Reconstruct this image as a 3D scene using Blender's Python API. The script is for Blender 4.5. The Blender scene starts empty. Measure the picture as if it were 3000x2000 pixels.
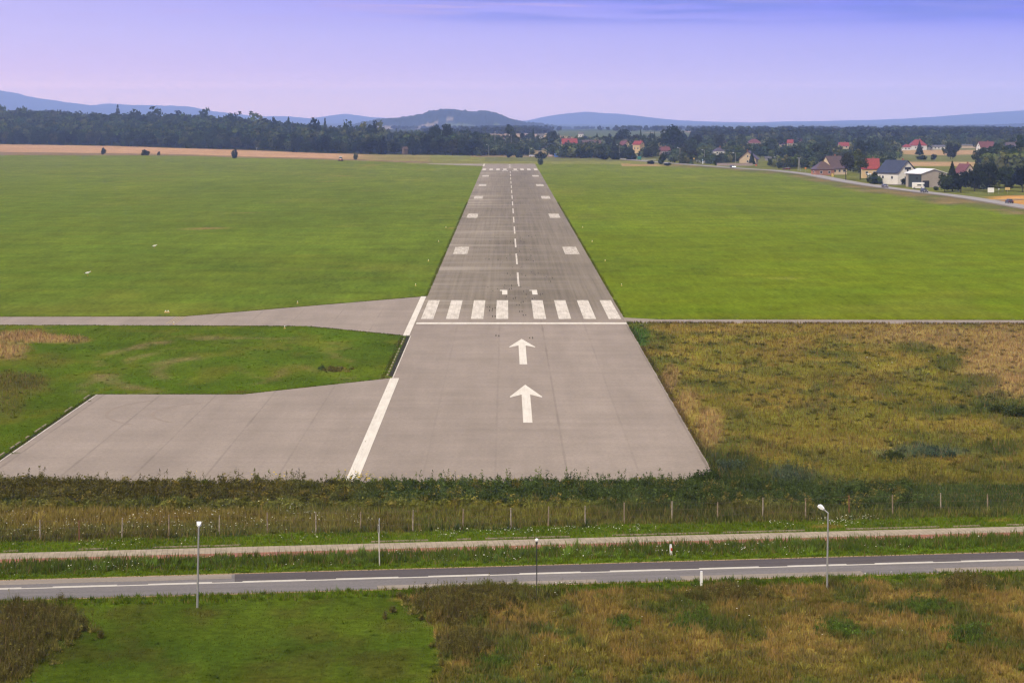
import bpy, math, random
import numpy as np
from mathutils import Vector

random.seed(7)
RNG = np.random.default_rng(7)
SC = bpy.context.scene
COL = SC.collection
R = math.radians

# ------------------------------------------------------------------ measures
# camera stands 29.8 m above the flat airfield, 2.2 m left of the centreline, looking along +Y
CX, CZ, F = -2.2, 29.8, 6143.0          # F in pixels of the 3000 px wide photograph
def X_at(px, Y): return (px - 1482.0) * Y / F + CX
def Z_at(py, Y): return CZ - (py - 332.0) * Y / F
def Y_of(py): return F * CZ / (py - 332.0)       # ground distance of a row
def gp(px, py):
    Y = Y_of(py); return (X_at(px, Y), Y)
def proj(X, Y, Z=0.0):
    return 1482.0 + F * (X - CX) / Y, 332.0 + F * (CZ - Z) / Y

def srgb(r, g, b, k=1.0):
    def f(c):
        c /= 255.0
        return (c / 12.92 if c <= 0.04045 else ((c + 0.055) / 1.055) ** 2.4) * k
    return np.array([f(r), f(g), f(b)])
E = 1.0 / 1.55                                    # the light of this day: display = albedo * 1.55
def alb(r, g, b, k=1.0): return srgb(r, g, b, k * E)

# ------------------------------------------------------------------ numpy noise
def _hash(ix, iy, s):
    n = (ix * 374761393 + iy * 668265263 + s * 974634777) & 0xFFFFFFFF
    n = ((n ^ (n >> 13)) * 1274126177) & 0xFFFFFFFF
    n = n ^ (n >> 16)
    return (n & 0xFFFF) / 65535.0
def vnoise(x, y, s=0):
    x = np.asarray(x, float); y = np.asarray(y, float)
    ix = np.floor(x).astype(np.int64); iy = np.floor(y).astype(np.int64)
    fx = x - ix; fy = y - iy
    fx = fx * fx * (3 - 2 * fx); fy = fy * fy * (3 - 2 * fy)
    a = _hash(ix, iy, s); b = _hash(ix + 1, iy, s); c = _hash(ix, iy + 1, s); d = _hash(ix + 1, iy + 1, s)
    return (a + (b - a) * fx) * (1 - fy) + (c + (d - c) * fx) * fy
def fbm(x, y, s=0, o=4):
    t = 0; a = 0.5; n = 0
    for i in range(o):
        t = t + a * vnoise(x * 2 ** i, y * 2 ** i, s + i * 17); n += a; a *= 0.5
    return t / n
def sstep(a, b, x):
    t = np.clip((np.asarray(x, float) - a) / (b - a), 0, 1); return t * t * (3 - 2 * t)
def inpoly(x, y, poly):
    x = np.asarray(x); y = np.asarray(y); r = np.zeros(x.shape, bool); n = len(poly)
    for i in range(n):
        x0, y0 = poly[i]; x1, y1 = poly[(i + 1) % n]
        if y0 == y1: continue
        c = ((y0 > y) != (y1 > y)) & (x < (x1 - x0) * (y - y0) / (y1 - y0) + x0)
        r ^= c
    return r

# ------------------------------------------------------------------ terrain
FOREST_PX = [-500, 0, 331, 510, 750, 900, 1100, 1300, 1420]
FOREST_D = [2150, 2010, 1905, 1793, 1678, 1577, 1511, 1487, 1451]
RISE_PX = [-600, 0, 520, 900, 1200, 1500]
RISE_H = [22, 18, 11, 4, 0, 0]
def terrain(X, Y):
    X = np.asarray(X, float); Y = np.asarray(Y, float)
    r = np.hypot(X, Y)
    z = -np.maximum(0, r - 1300.0) ** 2 / (2 * 6.371e6)
    Yp = np.maximum(Y, 50.0)
    px = 1482 + F * (X - CX) / Yp
    de = np.interp(px, FOREST_PX, FOREST_D)
    z = z - 30.0 * sstep(2600, 9500, r)               # the plain falls away behind the village
    rise = np.interp(px, RISE_PX, RISE_H)
    z = z + rise * sstep(0, 650, Y - de)
    return z
def tz(X, Y): return float(terrain(X, Y))

# ------------------------------------------------------------------ object helpers
def tag(o, label=None, cat=None, group=None, kind=None):
    if label: o["label"] = label
    if cat: o["category"] = cat
    if group: o["group"] = group
    if kind: o["kind"] = kind
    return o
def empty(name, loc, rz=0.0, label=None, cat=None, group=None):
    o = bpy.data.objects.new(name, None); COL.objects.link(o)
    o.location = loc; o.rotation_euler = (0, 0, rz)
    return tag(o, label, cat, group)
def np_obj(name, V, Fc, mat, parent=None, col=None, smooth=False):
    """V (n,3), Fc (m,k) with k 3 or 4"""
    V = np.ascontiguousarray(V, np.float32); Fc = np.ascontiguousarray(Fc, np.int32)
    me = bpy.data.meshes.new(name)
    k = Fc.shape[1]
    me.vertices.add(len(V)); me.vertices.foreach_set("co", V.ravel())
    me.loops.add(Fc.size); me.loops.foreach_set("vertex_index", Fc.ravel())
    me.polygons.add(len(Fc))
    me.polygons.foreach_set("loop_start", np.arange(0, Fc.size, k, dtype=np.int32))
    me.polygons.foreach_set("loop_total", np.full(len(Fc), k, np.int32))
    if smooth: me.polygons.foreach_set("use_smooth", np.ones(len(Fc), bool))
    me.update(calc_edges=True)
    if col is not None:
        a = me.color_attributes.new("Col", "FLOAT_COLOR", "POINT")
        c = np.ones((len(V), 4), np.float32); c[:, :3] = col
        a.data.foreach_set("color", c.ravel())
    me.materials.append(mat)
    o = bpy.data.objects.new(name, me); COL.objects.link(o)
    if parent: o.parent = parent
    return o
def copy_tree(o, parent=None):
    c = o.copy(); COL.objects.link(c)
    if parent: c.parent = parent
    for ch in list(o.children): copy_tree(ch, c)
    return c

class MB:
    def __init__(s): s.v = []; s.f = []; s.sm = []
    def add(s, vs, fs, smooth=False):
        n = len(s.v); s.v += [tuple(p) for p in vs]
        for q in fs: s.f.append([i + n for i in q]); s.sm.append(smooth)
        return s
    def box(s, c, d, rz=0.0, taper=1.0):
        cx, cy, cz = c; hx, hy, hz = d[0] / 2, d[1] / 2, d[2] / 2
        ca, sa = math.cos(rz), math.sin(rz); vs = []
        for k in (-1, 1):
            t = taper if k > 0 else 1
            for (i, j) in ((-1, -1), (1, -1), (1, 1), (-1, 1)):
                x, y = i * hx * t, j * hy * t
                vs.append((cx + x * ca - y * sa, cy + x * sa + y * ca, cz + k * hz))
        return s.add(vs, [(3, 2, 1, 0), (4, 5, 6, 7), (0, 1, 5, 4), (1, 2, 6, 5), (2, 3, 7, 6), (3, 0, 4, 7)])
    def tube(s, p0, p1, r0, r1=None, n=10):
        r1 = r0 if r1 is None else r1
        p0 = Vector(p0); p1 = Vector(p1); d = (p1 - p0).normalized()
        a = d.orthogonal().normalized(); b = d.cross(a); vs = []
        for p, r in ((p0, r0), (p1, r1)):
            for i in range(n):
                t = 2 * math.pi * i / n
                vs.append(p + a * (r * math.cos(t)) + b * (r * math.sin(t)))
        fs = [(i, (i + 1) % n, n + (i + 1) % n, n + i) for i in range(n)]
        s.add(vs, fs, True)
        s.add(vs[:n], [tuple(reversed(range(n)))]); s.add(vs[n:], [tuple(range(n))])
        return s
    def ball(s, c, r, sq=(1, 1, 1), nu=14, nv=9):
        vs = []; fs = []
        for j in range(nv + 1):
            t = math.pi * j / nv
            for i in range(nu):
                p = 2 * math.pi * i / nu
                vs.append((c[0] + r * sq[0] * math.sin(t) * math.cos(p), c[1] + r * sq[1] * math.sin(t) * math.sin(p), c[2] - r * sq[2] * math.cos(t)))
        for j in range(nv):
            for i in range(nu):
                fs.append((j * nu + i, j * nu + (i + 1) % nu, (j + 1) * nu + (i + 1) % nu, (j + 1) * nu + i))
        return s.add(vs, fs, True)
    def prism(s, pts, z0, z1):
        n = len(pts); vs = [(x, y, z0) for x, y in pts] + [(x, y, z1) for x, y in pts]
        return s.add(vs, [tuple(reversed(range(n))), tuple(range(n, 2 * n))] + [(i, (i + 1) % n, n + (i + 1) % n, n + i) for i in range(n)])
    def side(s, prof, y0, y1):
        """profile in x,z extruded along y"""
        n = len(prof); vs = [(x, y0, z) for x, z in prof] + [(x, y1, z) for x, z in prof]
        return s.add(vs, [tuple(range(n)), tuple(reversed(range(n, 2 * n)))] + [(i, n + i, n + (i + 1) % n, (i + 1) % n) for i in range(n)])
    def sheet(s, pts, z=0.0):
        return s.add([(x, y, z) for x, y in pts], [tuple(range(len(pts)))])
    def build(s, name, mat, parent=None, loc=None):
        me = bpy.data.meshes.new(name); me.from_pydata([tuple(p) for p in s.v], [], s.f)
        me.polygons.foreach_set("use_smooth", np.array(s.sm, bool)); me.update()
        me.materials.append(mat)
        o = bpy.data.objects.new(name, me); COL.objects.link(o)
        if parent: o.parent = parent
        if loc: o.location = loc
        return o

# ------------------------------------------------------------------ materials
def new_mat(name):
    m = bpy.data.materials.new(name); m.use_nodes = True
    nt = m.node_tree; nt.nodes.clear()
    out = nt.nodes.new("ShaderNodeOutputMaterial")
    return m, nt, out
def N(nt, typ, **kw):
    n = nt.nodes.new(typ)
    for k, v in kw.items(): setattr(n, k, v)
    return n
def L(nt, a, b): nt.links.new(a, b)
def noise(nt, vec, scale, detail=4, rough=0.55, dist=0.0):
    n = N(nt, "ShaderNodeTexNoise"); n.inputs["Scale"].default_value = scale
    n.inputs["Detail"].default_value = detail; n.inputs["Roughness"].default_value = rough; n.inputs["Distortion"].default_value = dist
    if vec is not None: L(nt, vec, n.inputs["Vector"])
    return n.outputs["Fac"]
def mapr(nt, v, a, b, c, d, smooth=False):
    n = N(nt, "ShaderNodeMapRange"); n.clamp = True
    if smooth: n.interpolation_type = 'SMOOTHSTEP'
    for k, x in zip(("From Min", "From Max", "To Min", "To Max"), (a, b, c, d)): n.inputs[k].default_value = x
    L(nt, v, n.inputs["Value"]); return n.outputs["Result"]
def math_(nt, op, a, b=None):
    n = N(nt, "ShaderNodeMath", operation=op)
    for i, x in enumerate((a, b)):
        if x is None: continue
        if isinstance(x, (int, float)): n.inputs[i].default_value = x
        else: L(nt, x, n.inputs[i])
    return n.outputs[0]
def mix(nt, fac, a, b, typ='MIX'):
    n = N(nt, "ShaderNodeMix", data_type='RGBA', blend_type=typ)
    for i, x in ((0, fac), (6, a), (7, b)):
        if isinstance(x, (int, float)): n.inputs[i].default_value = x
        elif isinstance(x, (tuple, list, np.ndarray)): n.inputs[i].default_value = tuple(float(q) for q in x)[:3] + (1.0,)
        else: L(nt, x, n.inputs[i])
    return n.outputs[2]
def scalecol(nt, col, fac):
    n = N(nt, "ShaderNodeVectorMath", operation='SCALE'); L(nt, col, n.inputs[0])
    if isinstance(fac, (int, float)): n.inputs["Scale"].default_value = fac
    else: L(nt, fac, n.inputs["Scale"])
    return n.outputs[0]
def stretch(nt, vec, s, rz=0.0):
    n = N(nt, "ShaderNodeMapping"); n.inputs["Scale"].default_value = s; n.inputs["Rotation"].default_value = (0, 0, rz)
    L(nt, vec, n.inputs["Vector"]); return n.outputs[0]
def bsdf(nt, out, col, rough=0.85, spec=0.25, metal=0.0, bump=None, bs=0.3, bd=0.05):
    if rough >= .9:                                # matt surfaces: no grazing sheen
        p = N(nt, "ShaderNodeBsdfDiffuse"); p.inputs["Roughness"].default_value = 1.0
        if isinstance(col, (tuple, list, np.ndarray)): p.inputs["Color"].default_value = tuple(float(q) for q in col)[:3] + (1.0,)
        else: L(nt, col, p.inputs["Color"])
        if bump is not None:
            b = N(nt, "ShaderNodeBump"); b.inputs["Strength"].default_value = bs; b.inputs["Distance"].default_value = bd
            L(nt, bump, b.inputs["Height"]); L(nt, b.outputs[0], p.inputs["Normal"])
        L(nt, p.outputs[0], out.inputs["Surface"]); return p
    p = N(nt, "ShaderNodeBsdfPrincipled")
    if isinstance(col, (tuple, list, np.ndarray)): p.inputs["Base Color"].default_value = tuple(float(q) for q in col)[:3] + (1.0,)
    else: L(nt, col, p.inputs["Base Color"])
    p.inputs["Roughness"].default_value = rough; p.inputs["Metallic"].default_value = metal
    p.inputs["Specular IOR Level"].default_value = spec
    if bump is not None:
        b = N(nt, "ShaderNodeBump"); b.inputs["Strength"].default_value = bs; b.inputs["Distance"].default_value = bd
        L(nt, bump, b.inputs["Height"]); L(nt, b.outputs[0], p.inputs["Normal"])
    L(nt, p.outputs[0], out.inputs["Surface"]); return p
def simple(name, col, rough=0.8, metal=0.0, amt=0.25, scale=2.0, spec=0.3):
    m, nt, out = new_mat(name)
    tc = N(nt, "ShaderNodeTexCoord").outputs["Object"]
    f = mapr(nt, noise(nt, tc, scale, 5), 0.25, 0.75, 1 - amt, 1 + amt)
    rgb = N(nt, "ShaderNodeRGB"); rgb.outputs[0].default_value = tuple(float(q) for q in col)[:3] + (1,)
    bsdf(nt, out, scalecol(nt, rgb.outputs[0], f), rough, spec, metal)
    return m
def emit(name, col, s):
    m, nt, out = new_mat(name); e = N(nt, "ShaderNodeEmission")
    e.inputs[0].default_value = tuple(col) + (1,); e.inputs[1].default_value = s
    L(nt, e.outputs[0], out.inputs["Surface"]); return m

def foliage_mat(name, tint=1.0, var=0.35, transl=0.3):
    m, nt, out = new_mat(name)
    a = N(nt, "ShaderNodeAttribute", attribute_name="Col").outputs["Color"]
    rnd = N(nt, "ShaderNodeObjectInfo").outputs["Random"]
    f = mapr(nt, rnd, 0, 1, tint * (1 - var), tint * (1 + var))
    hue = N(nt, "ShaderNodeHueSaturation"); L(nt, a, hue.inputs["Color"])
    L(nt, mapr(nt, math_(nt, 'FRACT', math_(nt, 'MULTIPLY', rnd, 7.31)), 0, 1, 0.475, 0.52), hue.inputs["Hue"])
    col = scalecol(nt, hue.outputs[0], f)
    d = N(nt, "ShaderNodeBsdfDiffuse"); L(nt, col, d.inputs[0])
    t = N(nt, "ShaderNodeBsdfTranslucent"); L(nt, col, t.inputs[0])
    x = N(nt, "ShaderNodeMixShader"); x.inputs[0].default_value = transl
    L(nt, d.outputs[0], x.inputs[1]); L(nt, t.outputs[0], x.inputs[2]); L(nt, x.outputs[0], out.inputs["Surface"])
    return m
M_LEAF = foliage_mat("leaves", 1.0, .5)
M_BLADE = foliage_mat("grass blades", 1.0, 0.0, 0.35)
M_BARK = simple("bark", (0.06, 0.048, 0.038), 0.95, amt=0.4)

def ground_mat():
    m, nt, out = new_mat("grassland")
    pos = N(nt, "ShaderNodeNewGeometry").outputs["Position"]
    a = N(nt, "ShaderNodeAttribute", attribute_name="Col").outputs["Color"]
    n1 = mapr(nt, noise(nt, pos, 1.6, 6, 0.7), 0.3, 0.7, 0.55, 1.4)
    n2 = mapr(nt, noise(nt, stretch(nt, pos, (0.10, 0.11, 1)), 1.0, 6, 0.65), 0.3, 0.7, 0.78, 1.2)
    n3 = mapr(nt, noise(nt, stretch(nt, pos, (0.008, 0.014, 1)), 1.0, 4, 0.6), 0.3, 0.7, 0.9, 1.1)
    n4 = mapr(nt, noise(nt, stretch(nt, pos, (0.95, 0.13, 1)), 1.0, 5, 0.7), 0.3, 0.7, 0.82, 1.19)
    n5 = mapr(nt, noise(nt, stretch(nt, pos, (0.22, 0.022, 1)), 1.0, 4, 0.6), 0.3, 0.7, 0.88, 1.12)
    f = math_(nt, 'MULTIPLY', math_(nt, 'MULTIPLY', math_(nt, 'MULTIPLY', n1, n2), n3), math_(nt, 'MULTIPLY', n4, n5))
    c = scalecol(nt, a, f)
    # yellowed straw flecks and lusher patches
    hs = N(nt, "ShaderNodeHueSaturation"); L(nt, c, hs.inputs["Color"])
    L(nt, mapr(nt, noise(nt, stretch(nt, pos, (0.03, 0.08, 1)), 1.0, 5, 0.65), 0.3, 0.7, 0.482, 0.512), hs.inputs["Hue"])
    hs.inputs["Saturation"].default_value = 1.0
    bsdf(nt, out, hs.outputs[0], 1.0, 0.05, bump=noise(nt, pos, 2.5, 5, 0.7), bs=0.5, bd=0.15)
    return m

def pavement_mat():
    m, nt, out = new_mat("runway asphalt")
    pos = N(nt, "ShaderNodeNewGeometry").outputs["Position"]
    sep = N(nt, "ShaderNodeSeparateXYZ"); L(nt, pos, sep.inputs[0])
    x, y = sep.outputs[0], sep.outputs[1]
    fine = mapr(nt, noise(nt, pos, 3.0, 6, 0.75), 0.3, 0.7, 0.86, 1.14)
    broad = mapr(nt, noise(nt, stretch(nt, pos, (0.30, 0.025, 1)), 1.0, 5, 0.6), 0.3, 0.7, 0.91, 1.07)
    blot = math_(nt, 'MULTIPLY', mapr(nt, noise(nt, pos, 0.12, 6, 0.65), 0.3, 0.7, 0.89, 1.07), mapr(nt, noise(nt, stretch(nt, pos, (.03, .5, 1)), 1.0, 4, 0.6), 0.3, 0.7, 0.95, 1.04))
    new = math_(nt, 'MULTIPLY', math_(nt, 'MULTIPLY', fine, broad), blot)
    # longitudinal paving seams, every 5.95 m, each of its own darkness
    sx = math_(nt, 'DIVIDE', math_(nt, 'SUBTRACT', x, 2.88), 5.95)
    cell = math_(nt, 'ROUND', sx)
    dist = math_(nt, 'MULTIPLY', math_(nt, 'ABSOLUTE', math_(nt, 'SUBTRACT', sx, cell)), 5.95)
    wob = mapr(nt, noise(nt, stretch(nt, pos, (0.02, 0.15, 1)), 1.0, 4), 0.3, 0.7, -0.05, 0.07)
    line = mapr(nt, math_(nt, 'ADD', dist, wob), 0.05, 0.16, 1, 0)
    wn = N(nt, "ShaderNodeTexWhiteNoise", noise_dimensions='1D'); L(nt, cell, wn.inputs["W"])
    brk = mapr(nt, noise(nt, stretch(nt, pos, (0.01, 0.06, 1)), 1.0, 3), 0.35, 0.6, 0.15, 1)
    seam = math_(nt, 'MULTIPLY', math_(nt, 'MULTIPLY', line, brk), mapr(nt, wn.outputs[0], 0, 1, 0.06, 0.34))
    # strips laid side by side differ a little in tone
    cell2 = math_(nt, 'FLOOR', sx)
    wn2 = N(nt, "ShaderNodeTexWhiteNoise", noise_dimensions='1D'); L(nt, cell2, wn2.inputs["W"])
    new = math_(nt, 'MULTIPLY', new, mapr(nt, wn2.outputs[0], 0, 1, 0.965, 1.03))
    new = math_(nt, 'MULTIPLY', new, math_(nt, 'SUBTRACT', 1.0, seam))
    cnew = N(nt, "ShaderNodeRGB"); cnew.outputs[0].default_value = tuple(alb(168, 155, 148)) + (1,)
    c1 = scalecol(nt, cnew.outputs[0], new)
    # older surface beyond the threshold: bleached cross streaks, rubber in the middle
    cross = noise(nt, stretch(nt, pos, (0.020, 0.105, 1)), 1.0, 7, 0.66, 0.4)
    lft = mapr(nt, x, -14, 11, 1.0, 0.12)
    cross2 = math_(nt, 'MULTIPLY', mapr(nt, cross, 0.46, 0.66, 0, 0.65, True), lft)
    longi = mapr(nt, noise(nt, stretch(nt, pos, (1.6, 0.012, 1)), 1.0, 5, 0.65), 0.3, 0.7, 0.80, 1.14)
    rub = mapr(nt, math_(nt, 'ABSOLUTE', math_(nt, 'SUBTRACT', x, 3.0)), 1.0, 15.0, 0.80, 1.0, True)
    rubn = mapr(nt, noise(nt, stretch(nt, pos, (0.10, 0.012, 1)), 1.0, 4), 0.3, 0.7, 0.88, 1.08)
    patch = mapr(nt, noise(nt, stretch(nt, pos, (0.05, 0.03, 1)), 1.0, 5, 0.6), 0.3, 0.7, 0.84, 1.1)
    old = math_(nt, 'MULTIPLY', math_(nt, 'MULTIPLY', math_(nt, 'MULTIPLY', fine, longi), math_(nt, 'MULTIPLY', rub, rubn)), patch)
    cold = N(nt, "ShaderNodeRGB"); cold.outputs[0].default_value = tuple(alb(152, 141, 130)) + (1,)
    c2 = mix(nt, cross2, scalecol(nt, cold.outputs[0], old), alb(184, 173, 163))
    yy = math_(nt, 'ADD', y, mapr(nt, noise(nt, pos, 0.5, 3), 0.3, 0.7, -0.6, 0.6))
    isold = math_(nt, 'MULTIPLY', mapr(nt, yy, 300.0, 330.0, 0.25, 1, True), mapr(nt, y, 297.4, 297.8, 0, 1))
    isold = math_(nt, 'MULTIPLY', isold, mapr(nt, y, 1085, 1120, 1, 0.3))
    isold = math_(nt, 'MULTIPLY', isold, mapr(nt, x, -15.2, -15.0, 0, 1))
    c = mix(nt, isold, c1, c2)
    bsdf(nt, out, c, 0.95, 0.15, bump=noise(nt, pos, 25, 3), bs=0.15, bd=0.01)
    return m

def paint_mat(name, col, wear, rough=0.9):
    m, nt, out = new_mat(name)
    pos = N(nt, "ShaderNodeNewGeometry").outputs["Position"]
    w = noise(nt, stretch(nt, pos, (1.3, 0.22, 1)), 1.0, 7, 0.7)
    w2 = noise(nt, stretch(nt, pos, (6.0, 0.08, 1)), 1.0, 3, 0.6)
    f = math_(nt, 'ADD', mapr(nt, w, 0.35, 0.72, 0, wear), mapr(nt, w2, 0.5, 0.75, 0, wear * 0.6))
    c = mix(nt, f, col, alb(158, 147, 138))
    bsdf(nt, out, c, rough, 0.2); return m
M_PAVE = pavement_mat()
M_PAINT = paint_mat("white runway paint", alb(242, 233, 226), 0.6)
M_PAINT_FRESH = paint_mat("fresh white paint", alb(246, 238, 231), 0.3)
M_PAINT_WORN = paint_mat("worn white paint", alb(232, 223, 215), 0.85)
M_PAINT_YEL = paint_mat("yellow taxi paint", alb(205, 185, 140), 0.6)

# ------------------------------------------------------------------ camera
cam = bpy.data.cameras.new("camera"); co = bpy.data.objects.new("camera", cam); COL.objects.link(co)
co.location = (CX, 0, CZ); co.rotation_euler = (R(90), 0, 0)
cam.sensor_width = 36; cam.lens = 36 * F / 3000
cam.shift_x = (1500 - 1482) / 3000; cam.shift_y = -(1000 - 332) / 3000
cam.clip_start = 1; cam.clip_end = 60000
SC.camera = co

# ------------------------------------------------------------------ light and sky
SUN_EL, SUN_AZ = R(44), R(205)        # azimuth from +Y clockwise: behind the camera, to the left
w = bpy.data.worlds.new("World"); SC.world = w; w.use_nodes = True
nt = w.node_tree; nt.nodes.clear()
wo = N(nt, "ShaderNodeOutputWorld"); bg = N(nt, "ShaderNodeBackground")
sky = N(nt, "ShaderNodeTexSky", sky_type='NISHITA'); sky.sun_disc = False
sky.sun_elevation = SUN_EL; sky.sun_rotation = SUN_AZ; sky.dust_density = 3.0; sky.air_density = 1.2
tc = N(nt, "ShaderNodeTexCoord").outputs["Generated"]
sp = N(nt, "ShaderNodeSeparateXYZ"); L(nt, tc, sp.inputs[0])
az, el = sp.outputs[0], sp.outputs[2]
EXPO = 0.75
K = 0.1                                # the background strength; colours below are divided by it
def skyc(r, g, b, k=1.0): return srgb(r, g, b, k / (2 ** EXPO) / K)
right = mapr(nt, az, -0.24, 0.27, 0, 1)
SIG, ZTOP, YEND = 1.0e-4, 245.0, 19600.0       # the haze the sky is seen through
LINF = np.array([.30, .37, .67])
def through(e, rgb):
    T = math.exp(-SIG * min(YEND, (ZTOP - CZ) / max(e, 1e-4)))
    return np.maximum((srgb(*rgb) - (1 - T) * LINF) / T, .02) / 2 ** EXPO
def ramp(stops):
    r = N(nt, "ShaderNodeValToRGB"); r.color_ramp.interpolation = 'LINEAR'
    L(nt, mapr(nt, el, 0, .06, 0, 1), r.inputs[0])
    es = np.linspace(.003, .058, 14); S = np.array(stops, float)
    while len(r.color_ramp.elements) < len(es): r.color_ramp.elements.new(.5)
    for q, e in zip(r.color_ramp.elements, es):
        q.position = e / .06; q.color = tuple(through(e, [np.interp(e, S[:, 0], S[:, k]) for k in (1, 2, 3)])) + (1,)
    return scalecol(nt, r.outputs[0], 1 / K)
lft_ = ramp([(.004, 218, 198, 222), (.012, 214, 195, 224), (.022, 207, 191, 231), (.036, 200, 190, 238), (.055, 190, 184, 243)])
rgt_ = ramp([(.004, 188, 186, 226), (.012, 186, 184, 229), (.022, 179, 179, 234), (.036, 167, 169, 239), (.055, 112, 126, 242)])
g2 = mix(nt, right, lft_, rgt_)
# thin pink-lit cloud streaks and a grey-blue bank near the top of the view
cv = stretch(nt, tc, (5.0, 5.0, 190.0))
cn = noise(nt, cv, 2.2, 6, 0.55, 0.2)
band = mapr(nt, el, 0.040, 0.053, 0, 1, True)
pink = math_(nt, 'MULTIPLY', math_(nt, 'MULTIPLY', mapr(nt, cn, 0.49, 0.66, 0, 0.8, True), band), mapr(nt, az, 0.03, 0.14, 1, 0.2))
g3 = g2
cn2 = noise(nt, stretch(nt, tc, (7.0, 7.0, 120.0)), 1.6, 5, 0.5)
bank = math_(nt, 'MULTIPLY', math_(nt, 'MULTIPLY', mapr(nt, cn2, 0.36, 0.58, 0, 0.85, True), mapr(nt, el, 0.0405, 0.0465, 0, 1, True)), mapr(nt, az, -0.10, 0.06, 0, 1, True))
g4 = mix(nt, pink, mix(nt, bank, g3, skyc(124, 134, 236)), skyc(208, 180, 238))
# higher up, out of view: physical sky behind thin overcast, tinted to balance the light
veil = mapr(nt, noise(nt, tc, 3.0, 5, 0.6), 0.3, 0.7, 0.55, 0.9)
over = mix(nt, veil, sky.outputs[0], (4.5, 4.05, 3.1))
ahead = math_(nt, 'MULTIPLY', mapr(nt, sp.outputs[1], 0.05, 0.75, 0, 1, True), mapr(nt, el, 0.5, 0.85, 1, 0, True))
over = mix(nt, ahead, over, (6.0, 8.2, 21.0))   # unseen sky ahead made bluer and brighter, to tint the haze
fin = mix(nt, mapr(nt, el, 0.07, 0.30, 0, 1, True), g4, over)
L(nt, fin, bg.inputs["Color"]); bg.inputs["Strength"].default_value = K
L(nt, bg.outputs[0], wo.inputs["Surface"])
sl = bpy.data.lights.new("sun", 'SUN'); sl.energy = 1.95; sl.angle = R(9); sl.color = (1.0, 0.92, 0.74)
so = bpy.data.objects.new("sun", sl); COL.objects.link(so)
d = Vector((math.sin(SUN_AZ) * math.cos(SUN_EL), math.cos(SUN_AZ) * math.cos(SUN_EL), math.sin(SUN_EL)))
so.rotation_euler = (-d).to_track_quat('-Z', 'Y').to_euler(); so.location = (0, -50, 200)
SC.view_settings.view_transform = 'Standard'; SC.view_settings.look = 'None'
SC.view_settings.exposure = EXPO; SC.view_settings.gamma = 1.0
SC.cycles.use_adaptive_sampling = False; SC.cycles.filter_width = 1.3; SC.cycles.max_bounces = 5; SC.cycles.diffuse_bounces = 2; SC.cycles.transmission_bounces = 3
SC.cycles.transparent_max_bounces = 6; SC.cycles.volume_bounces = 0; SC.cycles.use_denoising = True; SC.cycles.denoiser = 'OPENIMAGEDENOISE'; SC.cycles.denoising_input_passes = 'RGB_ALBEDO_NORMAL'; SC.cycles.denoising_prefilter = 'ACCURATE'

# haze: the air of the whole scene
m, nt, out = new_mat("haze air")
pv = N(nt, "ShaderNodeVolumePrincipled"); pv.inputs["Color"].default_value = (0.70, 0.84, 1.0, 1); pv.inputs["Density"].default_value = SIG
pv.inputs["Anisotropy"].default_value = 0.3
L(nt, pv.outputs[0], out.inputs["Volume"])
b = MB().box((0, (YEND - 2200) / 2, (ZTOP - 61) / 2), (16000, YEND + 2200, ZTOP + 61)); hz = b.build("haze", m); tag(hz, kind="stuff")

# ------------------------------------------------------------------ regions of the ground
TH = math.atan2(8.6, 66.3)
RO = (-33.9, 131.3)
def road_uv(X, Y):
    dx = X - RO[0]; dy = Y - RO[1]
    return dx * math.cos(TH) + dy * math.sin(TH), -dx * math.sin(TH) + dy * math.cos(TH)
def road_xy(u, v):
    return RO[0] + u * math.cos(TH) - v * math.sin(TH), RO[1] + u * math.sin(TH) + v * math.cos(TH)
APRON = [(-45.6, 168), (-45.6, 222.3), (-30.1, 222.3), (-15.0, 236.0), (-15.0, 168)]
TAXI = [(-95, 306.6), (-49.5, 307.4), (-15.0, 341.5), (-15.0, 280.6), (-30.1, 293.7), (-95, 296.0)]
SIDE = [(15, 306.0), (19.5, 303.2), (95, 301.5), (95, 295.6), (15, 298.0)]
STUB = [(-15, 1236), (-47, 1240), (-49, 1226), (-36, 1212), (-15, 1186)]
FIELD_B_PX = [1600, 1850, 1900, 2078, 2231, 2308, 2410, 2500, 2650, 2757, 2864, 3000, 3400]
FIELD_B_PY = [480, 481, 487, 494, 507, 512, 540, 555, 579, 597, 610, 628, 690]
ROAD2 = [(164, 480), (162.5, 560), (161.8, 657), (161.0, 712), (159.0, 754), (155.5, 783), (150.5, 826), (147.6, 867), (145.8, 905), (145.2, 950), (145.2, 1000), (143.5, 1033), (137.5, 1082), (130, 1108), (122, 1136), (113, 1172), (100, 1225), (86, 1290), (70, 1370)]

C = dict(
    mown=alb(106, 125, 38), mown_r=alb(111, 129, 20), mown_far=alb(117, 129, 44),
    lawn=alb(78, 96, 25), verge=alb(90, 112, 26), verge_d=alb(80, 98, 34),
    tan=alb(152, 132, 62), tan_p=alb(168, 144, 86), olive=alb(124, 119, 46), brown=alb(104, 96, 46),
    dkbrown=alb(94, 87, 42), dkgreen=alb(72, 85, 42), blue=alb(88, 102, 76), stub=alb(200, 160, 122),
    rough=alb(146, 128, 88), orange=alb(206, 158, 92), village=alb(88, 96, 56), lush=alb(74, 104, 42))
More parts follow.
